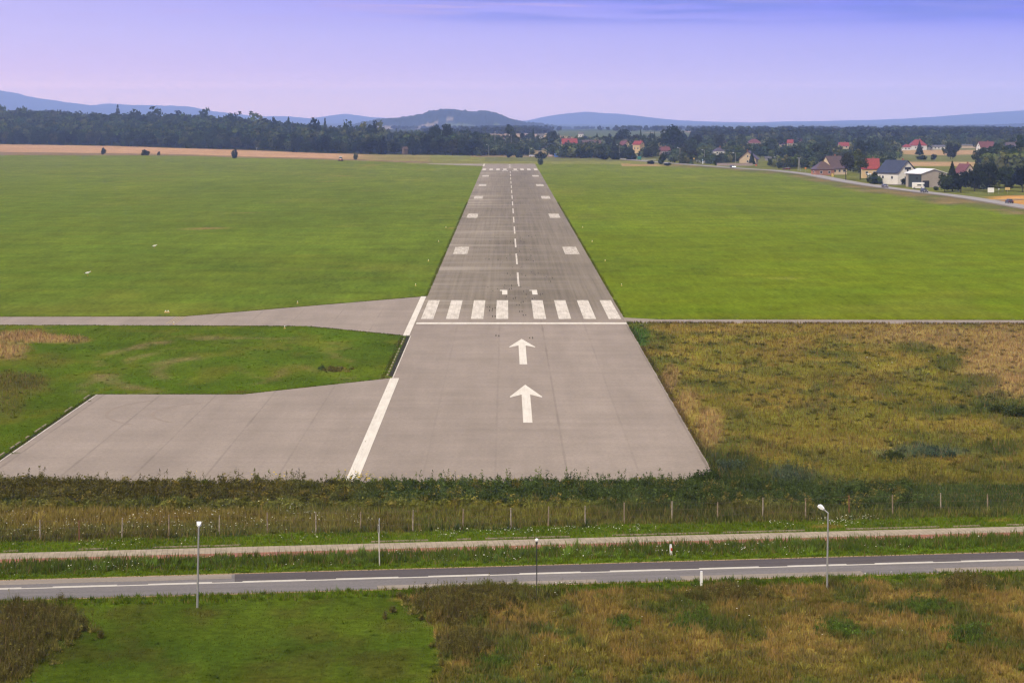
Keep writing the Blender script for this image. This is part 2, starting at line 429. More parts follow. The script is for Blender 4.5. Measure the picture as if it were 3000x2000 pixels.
# soft patches read off the ground: px, py, rx, ry, colour, weight, height (m)
BLOBS = [
    # rough meadow right of the runway
    (1860, 985, 45, 50, 'lush', 1.0, .45), (1930, 1000, 40, 25, 'dkgreen', .5, .4), (2800, 985, 330, 40, 'tan_p', .7, .5), (2960, 1080, 140, 90, 'tan_p', .9, .5),
    (2300, 960, 420, 22, 'tan', .55, .45), (2330, 1010, 90, 22, 'tan', .5, .5), (2690, 1020, 70, 20, 'dkgreen', .7, .4),
    (2770, 1065, 60, 22, 'dkgreen', .65, .4), (2850, 1120, 80, 28, 'dkgreen', .65, .45), (2930, 1175, 90, 28, 'dkgreen', .8, .5),
    (2870, 1200, 190, 14, 'dkgreen', .85, .6), (2990, 1240, 60, 25, 'dkgreen', .7, .6), (2500, 1225, 260, 28, 'olive', .7, .4),
    (2300, 1100, 160, 30, 'olive', .5, .4), (2520, 1110, 150, 25, 'brown', .45, .4), (2080, 1260, 45, 70, 'tan_p', .75, .6),
    (2010, 1180, 38, 50, 'tan_p', .7, .6), (1965, 1110, 28, 40, 'tan_p', .65, .6), (2350, 1250, 220, 30, 'olive', .6, .4),
    (2130, 1350, 100, 30, 'dkgreen', .9, .8), (2250, 1400, 190, 40, 'dkgreen', .75, .7), (2330, 1395, 120, 25, 'blue', .7, .7),
    (2690, 1325, 130, 18, 'blue', .8, .7), (2620, 1345, 60, 14, 'dkgreen', .8, .6), (2920, 1310, 90, 22, 'dkgreen', .7, .6), (2900, 1370, 140, 25, 'dkgreen', .5, .5),
    (2450, 1330, 120, 25, 'brown', .45, .4), (2560, 1400, 260, 35, 'olive', .5, .4), (2250, 1310, 80, 20, 'brown', .6, .5), (2750, 1440, 330, 30, 'dkgreen', .65, .5),
    (2800, 1480, 300, 20, 'dkgreen', .85, .7), (2500, 1465, 200, 25, 'dkgreen', .7, .6),
    # island left of the runway
    (60, 985, 100, 20, 'tan_p', 1.0, .7), (150, 995, 100, 14, 'tan_p', .95, .65), (10, 1025, 80, 26, 'tan_p', .95, .7), (60, 1120, 95, 40, 'brown', .75, .5),
    (20, 1180, 60, 50, 'brown', .6, .45), (150, 1060, 60, 25, 'brown', .4, .3), (990, 1083, 28, 8, 'brown', .6, .3), (700, 1005, 60, 5, 'dkgreen', .4, .2), (700, 1148, 45, 4, 'brown', .7, .25),
    # bank of tall weeds in front of the runway end
    (150, 1440, 420, 42, 'dkbrown', .9, 0.85), (600, 1440, 240, 42, 'dkbrown', .85, 0.8), (900, 1440, 220, 42, 'brown', .6, 0.85),
    (1300, 1440, 340, 38, 'dkgreen', .75, 0.8), (1750, 1440, 340, 45, 'dkgreen', .85, 0.9), (2080, 1430, 140, 50, 'dkgreen', .8, .9), (1950, 1400, 80, 15, 'blue', .6, .8),
    # strip between bank and fence
    (200, 1520, 380, 32, 'tan', .6, .7), (620, 1520, 260, 28, 'tan', .45, .65), (1000, 1530, 200, 28, 'tan', .25, .6), (1130, 1540, 90, 24, 'brown', .5, .6),
    (200, 1570, 300, 16, 'brown', .6, .6), (1500, 1510, 330, 28, 'olive', .55, .6), (2000, 1500, 260, 30, 'dkgreen', .85, .8), (1900, 1515, 180, 14, 'brown', .35, .7),
    (2250, 1500, 200, 22, 'brown', .5, .7), (2400, 1490, 160, 20, 'dkgreen', .5, .6), (2700, 1480, 250, 20, 'dkgreen', .8, .7),
    (2420, 1542, 55, 7, 'tan', .8, .2), (2930, 1523, 40, 5, 'tan', .5, .2),
    # foreground
    (90, 1830, 130, 55, 'dkbrown', .95, .9), (30, 1900, 110, 80, 'dkbrown', .9, .8), (30, 1985, 60, 50, 'brown', .7, .6),
    (575, 1795, 60, 14, 'dkbrown', .45, .35), (440, 1905, 40, 10, 'dkbrown', .35, .15),
    (1350, 1770, 130, 45, 'dkbrown', .95, .8), (1480, 1745, 130, 25, 'dkbrown', .7, .7), (1330, 1820, 70, 20, 'dkbrown', .6, .6),
    (1360, 1895, 60, 42, 'dkbrown', .9, .8), (1500, 1850, 100, 22, 'dkgreen', .5, .5), (1440, 1940, 40, 16, 'dkgreen', .5, .5),
    (1320, 1990, 60, 30, 'olive', .6, .4), (1800, 1830, 120, 60, 'tan', .65, .55), (1760, 1780, 90, 25, 'tan', .5, .55), (1930, 1900, 140, 60, 'tan', .5, .5), (1820, 1830, 30, 22, 'dkgreen', .6, .5),
    (2130, 1740, 100, 20, 'dkbrown', .7, .6), (2060, 1755, 60, 16, 'dkbrown', .55, .6), (2250, 1790, 200, 40, 'tan', .35, .5), (2040, 1820, 50, 30, 'dkgreen', .5, .5), (2160, 1940, 200, 40, 'tan', .35, .5),
    (2830, 1715, 60, 24, 'dkbrown', .75, .7), (2700, 1780, 60, 20, 'dkgreen', .55, .5), (2860, 1755, 100, 25, 'tan', .4, .5), (2830, 1860, 60, 26, 'dkgreen', .6, .5),
    (2470, 1850, 70, 22, 'dkgreen', .45, .5), (2620, 1880, 160, 40, 'tan', .3, .5), (2400, 1930, 120, 22, 'dkgreen', .4, .45), (2150, 1960, 120, 20, 'olive', .5, .4),
    (2600, 1960, 200, 26, 'olive', .5, .4), (2440, 1715, 60, 16, 'brown', .5, .5),
]
def on_paved(X, Y, grow=0.0):
    u, v = road_uv(X, Y)
    m = (v > -3.05 + grow * .4) & (v < 2.45 - grow * .4)
    m |= (v > 7.6 + grow) & (v < 10.9)
    m |= (np.abs(X) < 15 - grow) & (Y > 168.3) & (Y < 1237)
    m |= inpoly(X, Y, APRON) & (Y > 168.3) & (X > -45.6 + grow)
    m |= inpoly(X, Y, TAXI) | inpoly(X, Y, SIDE) | inpoly(X, Y, STUB)
    return m

def veg(X, Y):
    """colour (albedo) and height of what grows at ground points"""
    X = np.asarray(X, float); Y = np.asarray(Y, float); n = len(X)
    px, py = proj(X, Y)
    u, v = road_uv(X, Y)
    col = np.zeros((n, 3)); h = np.zeros(n)
    wx = (fbm(X / 3.0, Y / 5.0, 3) - .5); wy = (fbm(X / 3.0, Y / 5.0, 9) - .5)
    big = fbm(X / 26.0, Y / 55.0, 21); med = fbm(X / 5.5, Y / 9.0, 31); sml = fbm(X / 1.3, Y / 1.9, 41)
    def put(mask, c, hh):
        col[mask] = c if np.ndim(c) == 1 else c[mask]; h[mask] = hh
    # default: mown airfield
    t = sstep(350, 1250, Y)[:, None]; r = sstep(-10, 10, X)[:, None]
    mown = (C['mown'] * (1 - r) + C['mown_r'] * r) * (1 - t) + C['mown_far'] * t
    mown = mown * (0.9 + 0.2 * big)[:, None]
    dry = sstep(.56, .74, fbm(X / 22.0, Y / 40.0, 77))[:, None] * .25
    mown = mown * (1 - dry) + alb(140, 136, 60) * dry
    put(np.ones(n, bool), mown, 0.06)
    # meadow right of the runway
    mR = (X > 15) & (Y < 299) & (Y > 140)
    mead = C['olive'] * (0.75 + .5 * med)[:, None]; k = sstep(.45, .62, fbm(X / 4, Y / 6.5, 55))[:, None]
    mead = mead * (1 - .5 * k) + C['tan'] * .5 * k
    k2 = sstep(.50, .64, fbm(X / 3, Y / 5, 66))[:, None]; mead = mead * (1 - .55 * k2) + C['dkgreen'] * .55 * k2
    put(mR, mead, 0.42)
    # island and apron surrounds
    mL = (X < -14) & (Y < 300) & (Y > 165)
    isl = C['verge'] * .95 * (0.75 + .5 * med)[:, None]; k = sstep(.55, .7, fbm(X / 4, Y / 7, 81))[:, None] * .4
    isl = isl * (1 - k) + C['olive'] * k
    # tracks of the mower
    for (ex, ey, rx, ry) in ((720, 1080, 440, 92), (560, 1075, 270, 75), (900, 1060, 210, 60), (700, 1090, 360, 78), (980, 1090, 520, 70), (640, 1180, 420, 130)):
        q = np.hypot((px - ex + wx * 60) / rx, (py - ey + wy * 12) / ry)
        k = (np.exp(-((q - 1) / .04) ** 2) * sstep(.45, .65, fbm(X / 6, Y / 9, 91)))[:, None] * .5
        isl = isl * (1 - k) + C['rough'] * k
    put(mL, isl, 0.14)
    # everything between runway end and road
    mB = (Y <= 168.3) & (v > 11.3); put(mB, C['dkgreen'] * (0.8 + .5 * med)[:, None], 0.7)
    mB2 = (v > 15) & (py > 1478) & (v < 40)
    k = sstep(.4, .6, med)[:, None]; strip = alb(112, 114, 54) * (1 - .4 * k) + C['verge_d'] * .4 * k
    put(mB2, strip, 0.55)
    mF = (v > 10.9) & (v <= 15.0 + 2 * wx); put(mF, C['verge'] * (0.8 + .4 * med)[:, None], 0.26)
    mV = (v > 2.45) & (v <= 7.6); kk = sstep(3.2, 5.2, v + wx * 2)[:, None]
    vg = C['verge'] * 1.05 * (1 - kk) + C['verge_d'] * 1.15 * kk
    put(mV, vg * (0.75 + .5 * med)[:, None], 0.3); h[mV] = (0.22 + .38 * sstep(3.2, 5.5, v))[mV]
    # foreground
    mLawn = v <= -3.05
    lawn = C['lawn'] * (0.62 + .76 * med)[:, None]; k = sstep(.46, .66, fbm(X / 2.2, Y / 3.2, 15))[:, None] * .6
    lawn = lawn * (1 - k) + alb(84, 84, 34) * k
    put(mLawn, lawn, 0.09)
    edge = X_at(1262, Y) + wx * 2.5
    mM = mLawn & (X > edge - .5 * sstep(125, 131, Y) * 6)
    fm = alb(120, 114, 48) * (0.7 + .6 * med)[:, None]
    k = sstep(.46, .60, fbm(X / 2.2, Y / 3.4, 115))[:, None] * .8; fm = fm * (1 - k) + alb(162, 142, 70) * k
    k = sstep(.49, .61, fbm(X / 1.9, Y / 2.8, 135))[:, None] * .85; fm = fm * (1 - k) + alb(84, 98, 40) * k
    put(mM, fm, 0.45); h[mM] *= (0.5 + sml)[mM]
    mEd = mLawn & (v > -5.3 + 1.4 * wx); put(mEd, (C['verge'] * .95 * (0.7 + .6 * med)[:, None]), 0.3)
    # patches
    near = (Y < 306)
    for (bx, by, rx, ry, cn, wt, hh) in BLOBS:
        q = np.hypot((px - bx + wx * rx * .9) / rx, (py - by + wy * ry * 1.0) / ry)
        k = sstep(1.25, .55, q) * wt * near
        if by > 1640: k = k * (v < -3.05)
        if by < 1400 and bx < 1400: k = k * (X < -15)
        if by < 1415 and bx > 1400: k = k * (X > 15)
        k2 = k[:, None]; col = col * (1 - k2) + C[cn] * (0.72 + .56 * sml)[:, None] * k2
        h = h * (1 - k) + hh * k
    for (bx, by, rx, ry, wt) in ((593, 668, 18, 4, .8), (699, 623, 20, 3, .7), (783, 591, 24, 3, .7), (903, 546, 18, 2.5, .6), (951, 530, 12, 2, .5), (992, 515, 16, 2, .5), (1081, 484.5, 30, 1.6, .5), (1640, 607, 8, 2.5, .5), (1690, 690, 10, 3, .4), (1320, 668, 10, 3, .5), (2300, 815, 60, 5, .15)):
        q = np.hypot((px - bx + wx * rx) / rx, (py - by + wy * ry) / ry); k2 = (sstep(1.3, .6, q) * wt * (Y > 310))[:, None]; col = col * (1 - k2) + alb(168, 138, 92) * k2
    dk = (sstep(.56, .70, fbm(X / 18., Y / 34., 231)) * .2 * (Y > 307) * (Y < 1250))[:, None]; col = col * (1 - dk) + alb(84, 100, 40) * dk
    # ---- far ground
    far = Y > 620
    fb = np.interp(px, FIELD_B_PX, FIELD_B_PY); beyond = (py < fb + wx * 3) & (px > 1560) & (py < 700)
    kb_ = sstep(.42, .6, fbm(X / 7., Y / 22., 161))[:, None]; put(beyond, (alb(138, 122, 84) * (1 - kb_) + alb(110, 114, 60) * kb_) * (0.75 + .5 * med)[:, None], 0.3)
    olive_end = (py < 480) & (px > 1190) & (Y > 1236); put(olive_end, alb(138, 138, 72) * (0.8 + .4 * med)[:, None], 0.3)
    tanend = (fbm(X / 30., Y / 60., 171) > .5) & (py < 486) & (py > 473) & (px > 1820) & (px < 2080) & (Y > 1100); put(tanend, alb(176, 148, 100), .3)
    fe = np.interp(px, FOREST_PX, FOREST_D)
    lower = np.interp(px, [-300, 0, 500, 750, 1000, 1250], [454, 455, 456, 463, 469.5, 478])
    st = (py < lower) & (px < 1260) & far
    put(st, C['stub'] * (0.9 + .2 * med)[:, None], .1)
    k = (sstep(950, 1150, px) * st)[:, None]; col = col * (1 - k) + alb(150, 140, 84) * k
    weedy = st & (py > lower - np.interp(px, [0, 350, 700, 1200], [10, 6, 4, 4]))
    put(weedy, alb(146, 122, 92) * (0.6 + .8 * med)[:, None], .3)
    wood = (Y > fe + 4) & (px < 1420) & far; put(wood, alb(60, 66, 36), .1)
    # right of the far road: gardens and fields
    vr = (X > np.interp(Y, [p[1] for p in ROAD2], [p[0] for p in ROAD2])) & (Y > 300) & (Y < 1300)
    put(vr, alb(118, 122, 56) * (0.75 + .5 * med)[:, None], .2)
    vill = (Y > 1300) & (px > 1420); put(vill, alb(120, 122, 74) * (0.75 + .5 * med)[:, None], .2)
    vh = vill & (Y > 2500); k = (fbm(X / 160., Y / 420., 211) > .58)
    put(vh, alb(96, 106, 70), .2); put(vh & k & (Y < 4500), alb(180, 152, 118), .2); put(vh & (Y > 4000), alb(72, 86, 56), .2); put(vh & k & (Y > 4500) & (fbm(X / 300., Y / 900., 215) > .6), alb(140, 128, 96), .2)
    for poly in ([(2895, 585), (2925, 575), (3200, 570), (3200, 640), (3000, 604)], ):
        put(inpoly(px, py, poly) & vr, C['orange'], .2)
    for poly in ([(2640, 474), (2860, 474), (2860, 488), (2640, 488)], [(2640, 440), (2865, 440), (2865, 452), (2760, 456), (2640, 452)], [(1555, 440), (1620, 440), (1625, 456), (1550, 456)], [(1380, 455), (1800, 452), (1800, 462), (1380, 460)]):
        put(inpoly(px, py, poly) & far, (alb(152, 134, 98) if poly[0][0] < 2000 else alb(188, 156, 118)) * (0.85 + .3 * med)[:, None], .2)
    return col, h

# ------------------------------------------------------------------ the ground sheet
def geo(a, b, s, g):
    o = [a]
    while o[-1] < b:
        o.append(o[-1] + s); s *= g
    return o[1:]
xs = np.array(sorted([-q for q in geo(560, 7600, 12, 1.13)]) + list(np.arange(-560, -72, 7.5)) + list(np.arange(-72, 76, 0.8)) + list(np.arange(76, 560, 7.5)) + geo(560, 7600, 12, 1.13))
ys = np.array(list(np.arange(-400, 96, 31)) + list(np.arange(96, 345, 0.8)) + geo(345, 1200, 1.2, 1.02) + geo(1200, 2700, 7.5, 1.0) + geo(2700, 20500, 12, 1.06))
ys = np.unique(ys); xs = np.unique(xs)
GX, GY = np.meshgrid(xs, ys); gx, gy = GX.ravel(), GY.ravel()
gyc = np.maximum(gy, 100.0)
gc, gh = veg(gx, gyc)
gz = terrain(gx, gy)
nx, ny = len(xs), len(ys)
idx = np.arange(nx * ny).reshape(ny, nx)
faces = np.stack([idx[:-1, :-1].ravel(), idx[:-1, 1:].ravel(), idx[1:, 1:].ravel(), idx[1:, :-1].ravel()], 1)
g = np_obj("ground", np.stack([gx, gy, gz], 1), faces, ground_mat(), col=gc, smooth=True); tag(g, kind="structure")

# ------------------------------------------------------------------ runway, apron, taxiways
def strip(x0, x1, y0, y1): return [(x0, y0), (x1, y0), (x1, y1), (x0, y1)]
Z1, Z2 = 0.03, 0.045
rw = MB()
for a, c_ in ((168, 297), (297, 700), (700, 1237)): rw.sheet(strip(-15, 15, a, c_), Z1)
runway = rw.build("runway", M_PAVE); tag(runway, kind="structure")
ap = MB().sheet(APRON, Z1 - .004).build("apron", M_PAVE); tag(ap, kind="structure")
tx = MB(); tx.sheet(TAXI, Z1 - .006); tx.sheet(STUB, Z1 - .006); txo = tx.build("taxiway", M_PAVE); tag(txo, kind="structure")
sd = MB().sheet(SIDE, Z1 - .006).build("service_road", M_PAVE); tag(sd, kind="structure")
def mark(name, pts_list, mat=M_PAINT, z=Z2, parent=runway):
    b = MB()
    for p in pts_list: b.sheet(p, z)
    return b.build(name, mat, parent)
for s in (-1, 1):
    for i in range(4):
        x = s * (2.75 + 3.62 * i)
        mark("threshold_stripe", [strip(x - .9, x + .9, 303.6, 334.0)], M_PAINT)
        mark("threshold_stripe", [strip(x - .9, x + .9, 1096, 1127)], M_PAINT)
mark("threshold_line", [strip(-14.9, 14.95, 296.3, 298.5)], M_PAINT_FRESH)
for i in range(14):
    y = 360.9 + 52.6 * i
    mark("centreline_dash", [strip(-.17, .17, y, y + 31.5)], M_PAINT)
for s in (-1, 1):
    for y in (443, 597, 730, 856, 984):
        x0, x1 = sorted((s * 10.35, s * 13.4))
        mark("touchdown_block", [strip(x0, x1, y, y + 24.5)], M_PAINT_WORN)
for x in (-2.38, 2.6):            # the runway number 11
    mark("runway_digit", [[(x - .43, 344.4), (x + .43, 344.4), (x + .43, 353.4), (x - .82, 353.4), (x - .82, 351.6), (x - .43, 351.6)]], M_PAINT_FRESH)
# 29 at the far end, read from the other side
two = [strip(1.1, 4.3, 1086, 1088.5), strip(3.4, 4.3, 1083, 1086), strip(1.1, 4.3, 1081, 1083), strip(1.1, 2.0, 1077.5, 1081), strip(1.1, 4.3, 1075.5, 1077.5)]
nine = [strip(-4.3, -1.1, 1086, 1088.5), strip(-2.0, -1.1, 1083, 1086), strip(-4.3, -1.1, 1081, 1083), strip(-4.3, -3.4, 1077.5, 1086), strip(-2.0, -1.1, 1077.5, 1081), strip(-4.3, -1.1, 1075.5, 1077.5)]
mark("runway_digit", two, M_PAINT_WORN); mark("runway_digit", nine, M_PAINT_WORN)
def arrow(xc, tip, base, end, hw, sgn=1):
    t = (tip - base)
    p = [(0, tip), (hw, base + .3 * 0), (hw - .08, base - .06 * t), (.45, base + .17 * t), (.45, end), (-.45, end), (-.45, base + .17 * t), (-hw + .08, base - .06 * t), (-hw, base)]
    return [(xc + x, y) for x, y in (p if sgn > 0 else list(reversed(p)))]
for a in ((-.12, 276.8, 267.4, 248.8, 1.68), (-.08, 230.1, 220.4, 201.9, 1.72)):
    mark("arrow", [arrow(*a)], M_PAINT_FRESH)
for t_ in (1142, 1186):
    mark("arrow", [[(0, t_), (1.7, t_ + 9.5), (.45, t_ + 8), (.45, t_ + 29), (1.6, t_ + 29), (1.6, t_ + 31), (-1.6, t_ + 31), (-1.6, t_ + 29), (-.45, t_ + 29), (-.45, t_ + 8), (-1.7, t_ + 9.5)][::-1]], M_PAINT_WORN)
mark("side_line", [strip(-15.2, -14.2, 168.2, 235.8)], M_PAINT_FRESH)
mark("side_line", [strip(-16.0, -15.15, 280.6, 341.0)], M_PAINT_FRESH)
mark("side_line", [strip(-15.3, -14.3, 1176, 1234)], M_PAINT)
mark("edge_line", [strip(-15.0, -14.86, 235.9, 280.5)], M_PAINT)
mark("edge_line", [strip(-45.58, -45.44, 176, 222.2)], M_PAINT, parent=ap)
for x in np.linspace(-50.3, -49.1, 4):
    mark("hold_line", [strip(x - .09, x + .09, y, y + .9) for y in np.arange(297.2, 306.4, 1.5)], M_PAINT_YEL, parent=txo)
M_DRAIN = simple("dark drain", (0.035, 0.033, 0.03), 0.9)
M_CONC = simple("pale concrete", alb(172, 156, 138), 0.9, amt=.2)
b = MB(); b.sheet(strip(-15.5, -15.02, 237.5, 280.2), 0.025); b.build("drain_channel", M_DRAIN, runway)
b = MB()
for y in np.arange(239, 280, 2.9):
    if random.random() < .75: b.box((-15.68, y, 0.04), (.14, 1.1 + .6 * random.random(), .08))
b.build("drain_slab", M_CONC, runway)
b = MB(); b.sheet(strip(-45.95, -45.62, 172, 222), 0.02); b.build("drain_channel", M_DRAIN, ap)
b = MB()
for y in (178.3, 181.5, 183.2, 187.0, 189.2, 192.9, 196.6, 197.9, 199.9, 210.0, 212.0, 219.6, 220.8):
    b.box((-46.22, y, 0.04), (.15, 1.0 + 1.0 * random.random(), .1))
b.build("drain_slab", M_CONC, ap)
b = MB()
for (xc, yc, r_) in ((-33.5, 209.5, 8.2), (-31.0, 208.5, 6.0)):
    a_ = np.linspace(math.pi * .62, math.pi * 1.32, 20)
    for a0, a1 in zip(a_[:-1], a_[1:]): b.sheet([(xc + q * math.cos(a), yc + q * 1.25 * math.sin(a)) for a, q in ((a0, r_), (a0, r_ + .35), (a1, r_ + .35), (a1, r_))][::-1], Z1 + .008)
b.build("tyre_tracks", simple("faint tyre track", alb(162, 148, 140), 1, amt=.12), ap)
# rubber scuffs where wheels have touched
b = MB()
for (zx, zy) in ((580, 205), (1015, 165), (1075, 145), (1320, 105), (1835, 285), (1895, 285), (1118, 410), (1180, 400), (1455, 410), (1625, 415), (1682, 395), (1325, 515), (1383, 495), (1212, 582), (1280, 578), (425, 632), (495, 632), (570, 682), (638, 660), (490, 725), (560, 730), (1288, 752), (1352, 748), (1383, 850), (1452, 848), (572, 878), (640, 878), (660, 1390), (738, 1398), (1553, 1450), (1632, 1452)):
    x, y = gp(1380 + zx / 9.046, 830 + zy / 9.046); l = .8 + random.random() * .9; w_ = .085
    b.sheet([(x + w_ * math.cos(a) , y + l * math.sin(a)) for a in np.linspace(0, 2 * math.pi, 9)[:-1]], Z2 + .006)
for _ in range(60):
    x = random.gauss(0, 3.2); y = random.uniform(340, 520); l = random.uniform(.8, 3); w_ = random.uniform(.05, .09)
    b.sheet([(x + w_ * math.cos(a), y + l * math.sin(a)) for a in np.linspace(0, 2 * math.pi, 9)[:-1]], Z2 + .006)
b.build("tyre_marks", simple("rubber marks", alb(92, 84, 78), 0.9, amt=.3), runway)

# ------------------------------------------------------------------ the near road and the paved path
def local_strip(u0, u1, v0, v1, z): return [(u0, v0, z), (u1, v0, z), (u1, v1, z), (u0, v1, z)]
def road_obj(name, quads, mat, parent=None):
    b = MB()
    for q in quads: b.add(local_strip(*q), [(0, 1, 2, 3)])
    o = b.build(name, mat, parent)
    if not parent: o.location = (RO[0], RO[1], 0); o.rotation_euler = (0, 0, TH)
    return o
def asphalt(name, col, edge=0.0):
    m, nt, out = new_mat(name)
    tc = N(nt, "ShaderNodeTexCoord").outputs["Object"]
    f = math_(nt, 'MULTIPLY', mapr(nt, noise(nt, tc, 5, 6, .75), .3, .7, .84, 1.16), mapr(nt, noise(nt, stretch(nt, tc, (.08, 1.1, 1)), 1, 5, .6), .3, .7, .86, 1.12))
    rgb = N(nt, "ShaderNodeRGB"); rgb.outputs[0].default_value = tuple(col) + (1,)
    bsdf(nt, out, scalecol(nt, rgb.outputs[0], f), .9, .25, bump=noise(nt, tc, 30, 3), bs=.2, bd=.01); return m
M_ROAD = asphalt("grey asphalt", alb(134, 129, 132)); M_ROADD = asphalt("new dark asphalt", alb(102, 96, 100)); M_ROADP = asphalt("pale worn asphalt", alb(162, 151, 143))
road = road_obj("road", [(-45, 115, -3.05, 2.42, .03)], M_ROAD); tag(road, kind="structure")
def ragged(u0, u1, v0, v1, z, amp, n=60, both=False):
    """a sheet whose far/near edge wanders"""
    us = np.linspace(u0, u1, n)
    va = v0 + amp * (fbm(us / 3, us * 0 + 3.3, 5) - .5) * 2; vb = v1 + (amp * (fbm(us / 3, us * 0 + 7.7, 6) - .5) * 2 if both else 0)
    return [(u, v, z) for u, v in zip(us, va)] + [(u, v, z) for u, v in zip(us[::-1], np.broadcast_to(vb, us.shape)[::-1])]
def add_ragged(name, lst, mat, parent):
    b = MB()
    for a in lst:
        p = ragged(*a); b.add(p, [tuple(range(len(p)))])
    return b.build(name, mat, parent)
add_ragged("asphalt_patch", [(14.6, 115, .12, 2.42, .036, .02)], M_ROADD, road)
add_ragged("worn_shoulder", [(-45, -31, 1.5, 2.42, .036, .15), (-29.5, 14.4, 1.15, 2.42, .036, .12), (-45, -20.5, -3.05, -2.0, .036, .05, 40, True), (23.5, 37.5, -3.05, -2.05, .036, .05, 40, True), (43, 55, -3.05, -1.9, .036, .05, 40, True), (60, 115, -3.05, -1.75, .036, .1, 60, True)], M_ROADP, road)
for o_ in [c for c in road.children if c.name.startswith("worn")]: pass
M_ROADPAINT = paint_mat("white road paint", alb(222, 216, 211), .25)
b = MB(); b.add(local_strip(-45, 115, -.17, .10, .042), [(0, 1, 2, 3)]); b.build("solid_line", M_ROADPAINT, road)
for u in np.arange(-44.2, 114, 5.93):
    MB().add(local_strip(u, u + 4.0, .10, .30, .042), [(0, 1, 2, 3)]).build("dashed_line", M_ROADPAINT, road)
b = MB()
for (u0, u1, v0, v1) in ((-45, 115, 2.42, 2.72), (-45, 115, -3.3, -3.05)):
    p = ragged(u0, u1, v0, v1, .022, .05, 160, True); b.add(p, [tuple(range(len(p)))])
b.build("gravel_edge", simple("sandy gravel", alb(176, 152, 122), 1, amt=.35, scale=6), road)

def paver_mat(name, c1, c2, cj, rot=0):
    m, nt, out = new_mat(name)
    tc = N(nt, "ShaderNodeTexCoord").outputs["Object"]
    br = N(nt, "ShaderNodeTexBrick"); L(nt, stretch(nt, tc, (1, 1, 1), rot), br.inputs["Vector"])
    br.inputs["Color1"].default_value = tuple(c1) + (1,); br.inputs["Color2"].default_value = tuple(c2) + (1,); br.inputs["Mortar"].default_value = tuple(cj) + (1,)
    br.inputs["Scale"].default_value = 1.0; br.inputs["Brick Width"].default_value = .95; br.inputs["Row Height"].default_value = .36; br.inputs["Mortar Size"].default_value = .035
    f = mapr(nt, noise(nt, tc, 1.2, 5), .3, .7, .85, 1.12)
    bsdf(nt, out, scalecol(nt, br.outputs[0], f), .95, .15); return m
path = road_obj("path", [(-45, 115, 8.9, 10.85, .05)], paver_mat("grey pavers", alb(184, 170, 154), alb(174, 161, 146), alb(164, 151, 136), R(90))); tag(path, kind="structure")
cyc = road_obj("cycle_lane", [(-45, 115, 7.6, 8.88, .05)], paver_mat("red pavers", alb(178, 126, 112), alb(168, 118, 106), alb(150, 108, 96), R(90))); tag(cyc, kind="structure")
b = MB()
u = -45.0
while u < 115:
    l = 1.0
    if fbm(u / 2.2, 1.5, 8) > .46: b.box((u + l / 2, 11.52, .03), (l - .03, .12, .10))
    u += l
kb = b.build("kerb", M_CONC); kb.location = (RO[0], RO[1], 0); kb.rotation_euler = (0, 0, TH); tag(kb, kind="structure")

# far road on the right
def polyline_strip(pts, w):
    Lp, Rp = [], []
    for i, (x, y) in enumerate(pts):
        a = pts[max(0, i - 1)]; c_ = pts[min(len(pts) - 1, i + 1)]
        dx, dy = c_[0] - a[0], c_[1] - a[1]; l = math.hypot(dx, dy)
        Lp.append((x - dy / l * w, y + dx / l * w)); Rp.append((x + dy / l * w, y - dx / l * w))
    return Lp, Rp
def smooth_poly(pts, k=6):
    P = np.array(pts, float); o = []
    for i in range(len(P) - 1):
        p0 = P[max(0, i - 1)]; p1 = P[i]; p2 = P[i + 1]; p3 = P[min(len(P) - 1, i + 2)]
        for t in np.linspace(0, 1, k, endpoint=False):
            o.append(.5 * ((2 * p1) + (p2 - p0) * t + (2 * p0 - 5 * p1 + 4 * p2 - p3) * t * t + (3 * p1 - p0 - 3 * p2 + p3) * t ** 3))
    o.append(P[-1]); return [tuple(q) for q in o]
R2 = smooth_poly(ROAD2)
def road_sheet(name, pts, w, z, mat, parent=None):
    Lp, Rp = polyline_strip(pts, w); n = len(pts)
    vs = [(x, y, z) for x, y in Lp] + [(x, y, z) for x, y in Rp]
    return MB().add(vs, [(i, n + i, n + i + 1, i + 1) for i in range(n - 1)]).build(name, mat, parent)
fr = road_sheet("far_road", R2, 3.3, .25, asphalt("far asphalt", alb(168, 162, 164))); tag(fr, kind="structure")
fs_ = road_sheet("gravel_shoulder", R2, 4.6, .12, simple("grey gravel", alb(150, 138, 120), 1, amt=.3, scale=.7), fr)
lane = road_sheet("side_lane", [(150.5, 868), (165, 872), (182, 880)], 2.4, .2, asphalt("lane", alb(170, 158, 146))); tag(lane, kind="structure")
lane = road_sheet("farm_track", [(161, 716), (175, 722), (200, 728)], 2.2, .2, asphalt("track", alb(176, 162, 140))); tag(lane, kind="structure")

# ------------------------------------------------------------------ grass, weeds and flowers
def blades(name, X, Y, H, W, Cc, mat=M_BLADE, lean=.35):
    n = len(X)
    a = RNG.uniform(0, 2 * np.pi, n); t = RNG.uniform(0, 2 * np.pi, n)
    l = RNG.uniform(0, lean, n) * H
    base = np.stack([X, Y, np.full(n, -0.01)], 1)
    sd_ = np.stack([np.cos(a) * W / 2, np.sin(a) * W / 2, np.zeros(n)], 1)
    tip = base + np.stack([np.cos(t) * l, np.sin(t) * l, H], 1)
    V = np.empty((n, 3, 3)); V[:, 0] = base - sd_; V[:, 1] = base + sd_; V[:, 2] = tip
    CC = np.repeat(Cc, 3, 0).reshape(n, 3, 3)
    return V.reshape(-1, 3), CC.reshape(-1, 3)
def tri_obj(name, parts, mat):
    V = np.concatenate([p[0] for p in parts]); Cc = np.concatenate([p[1] for p in parts])
    return np_obj(name, V, np.arange(len(V)).reshape(-1, 3), mat, col=Cc)
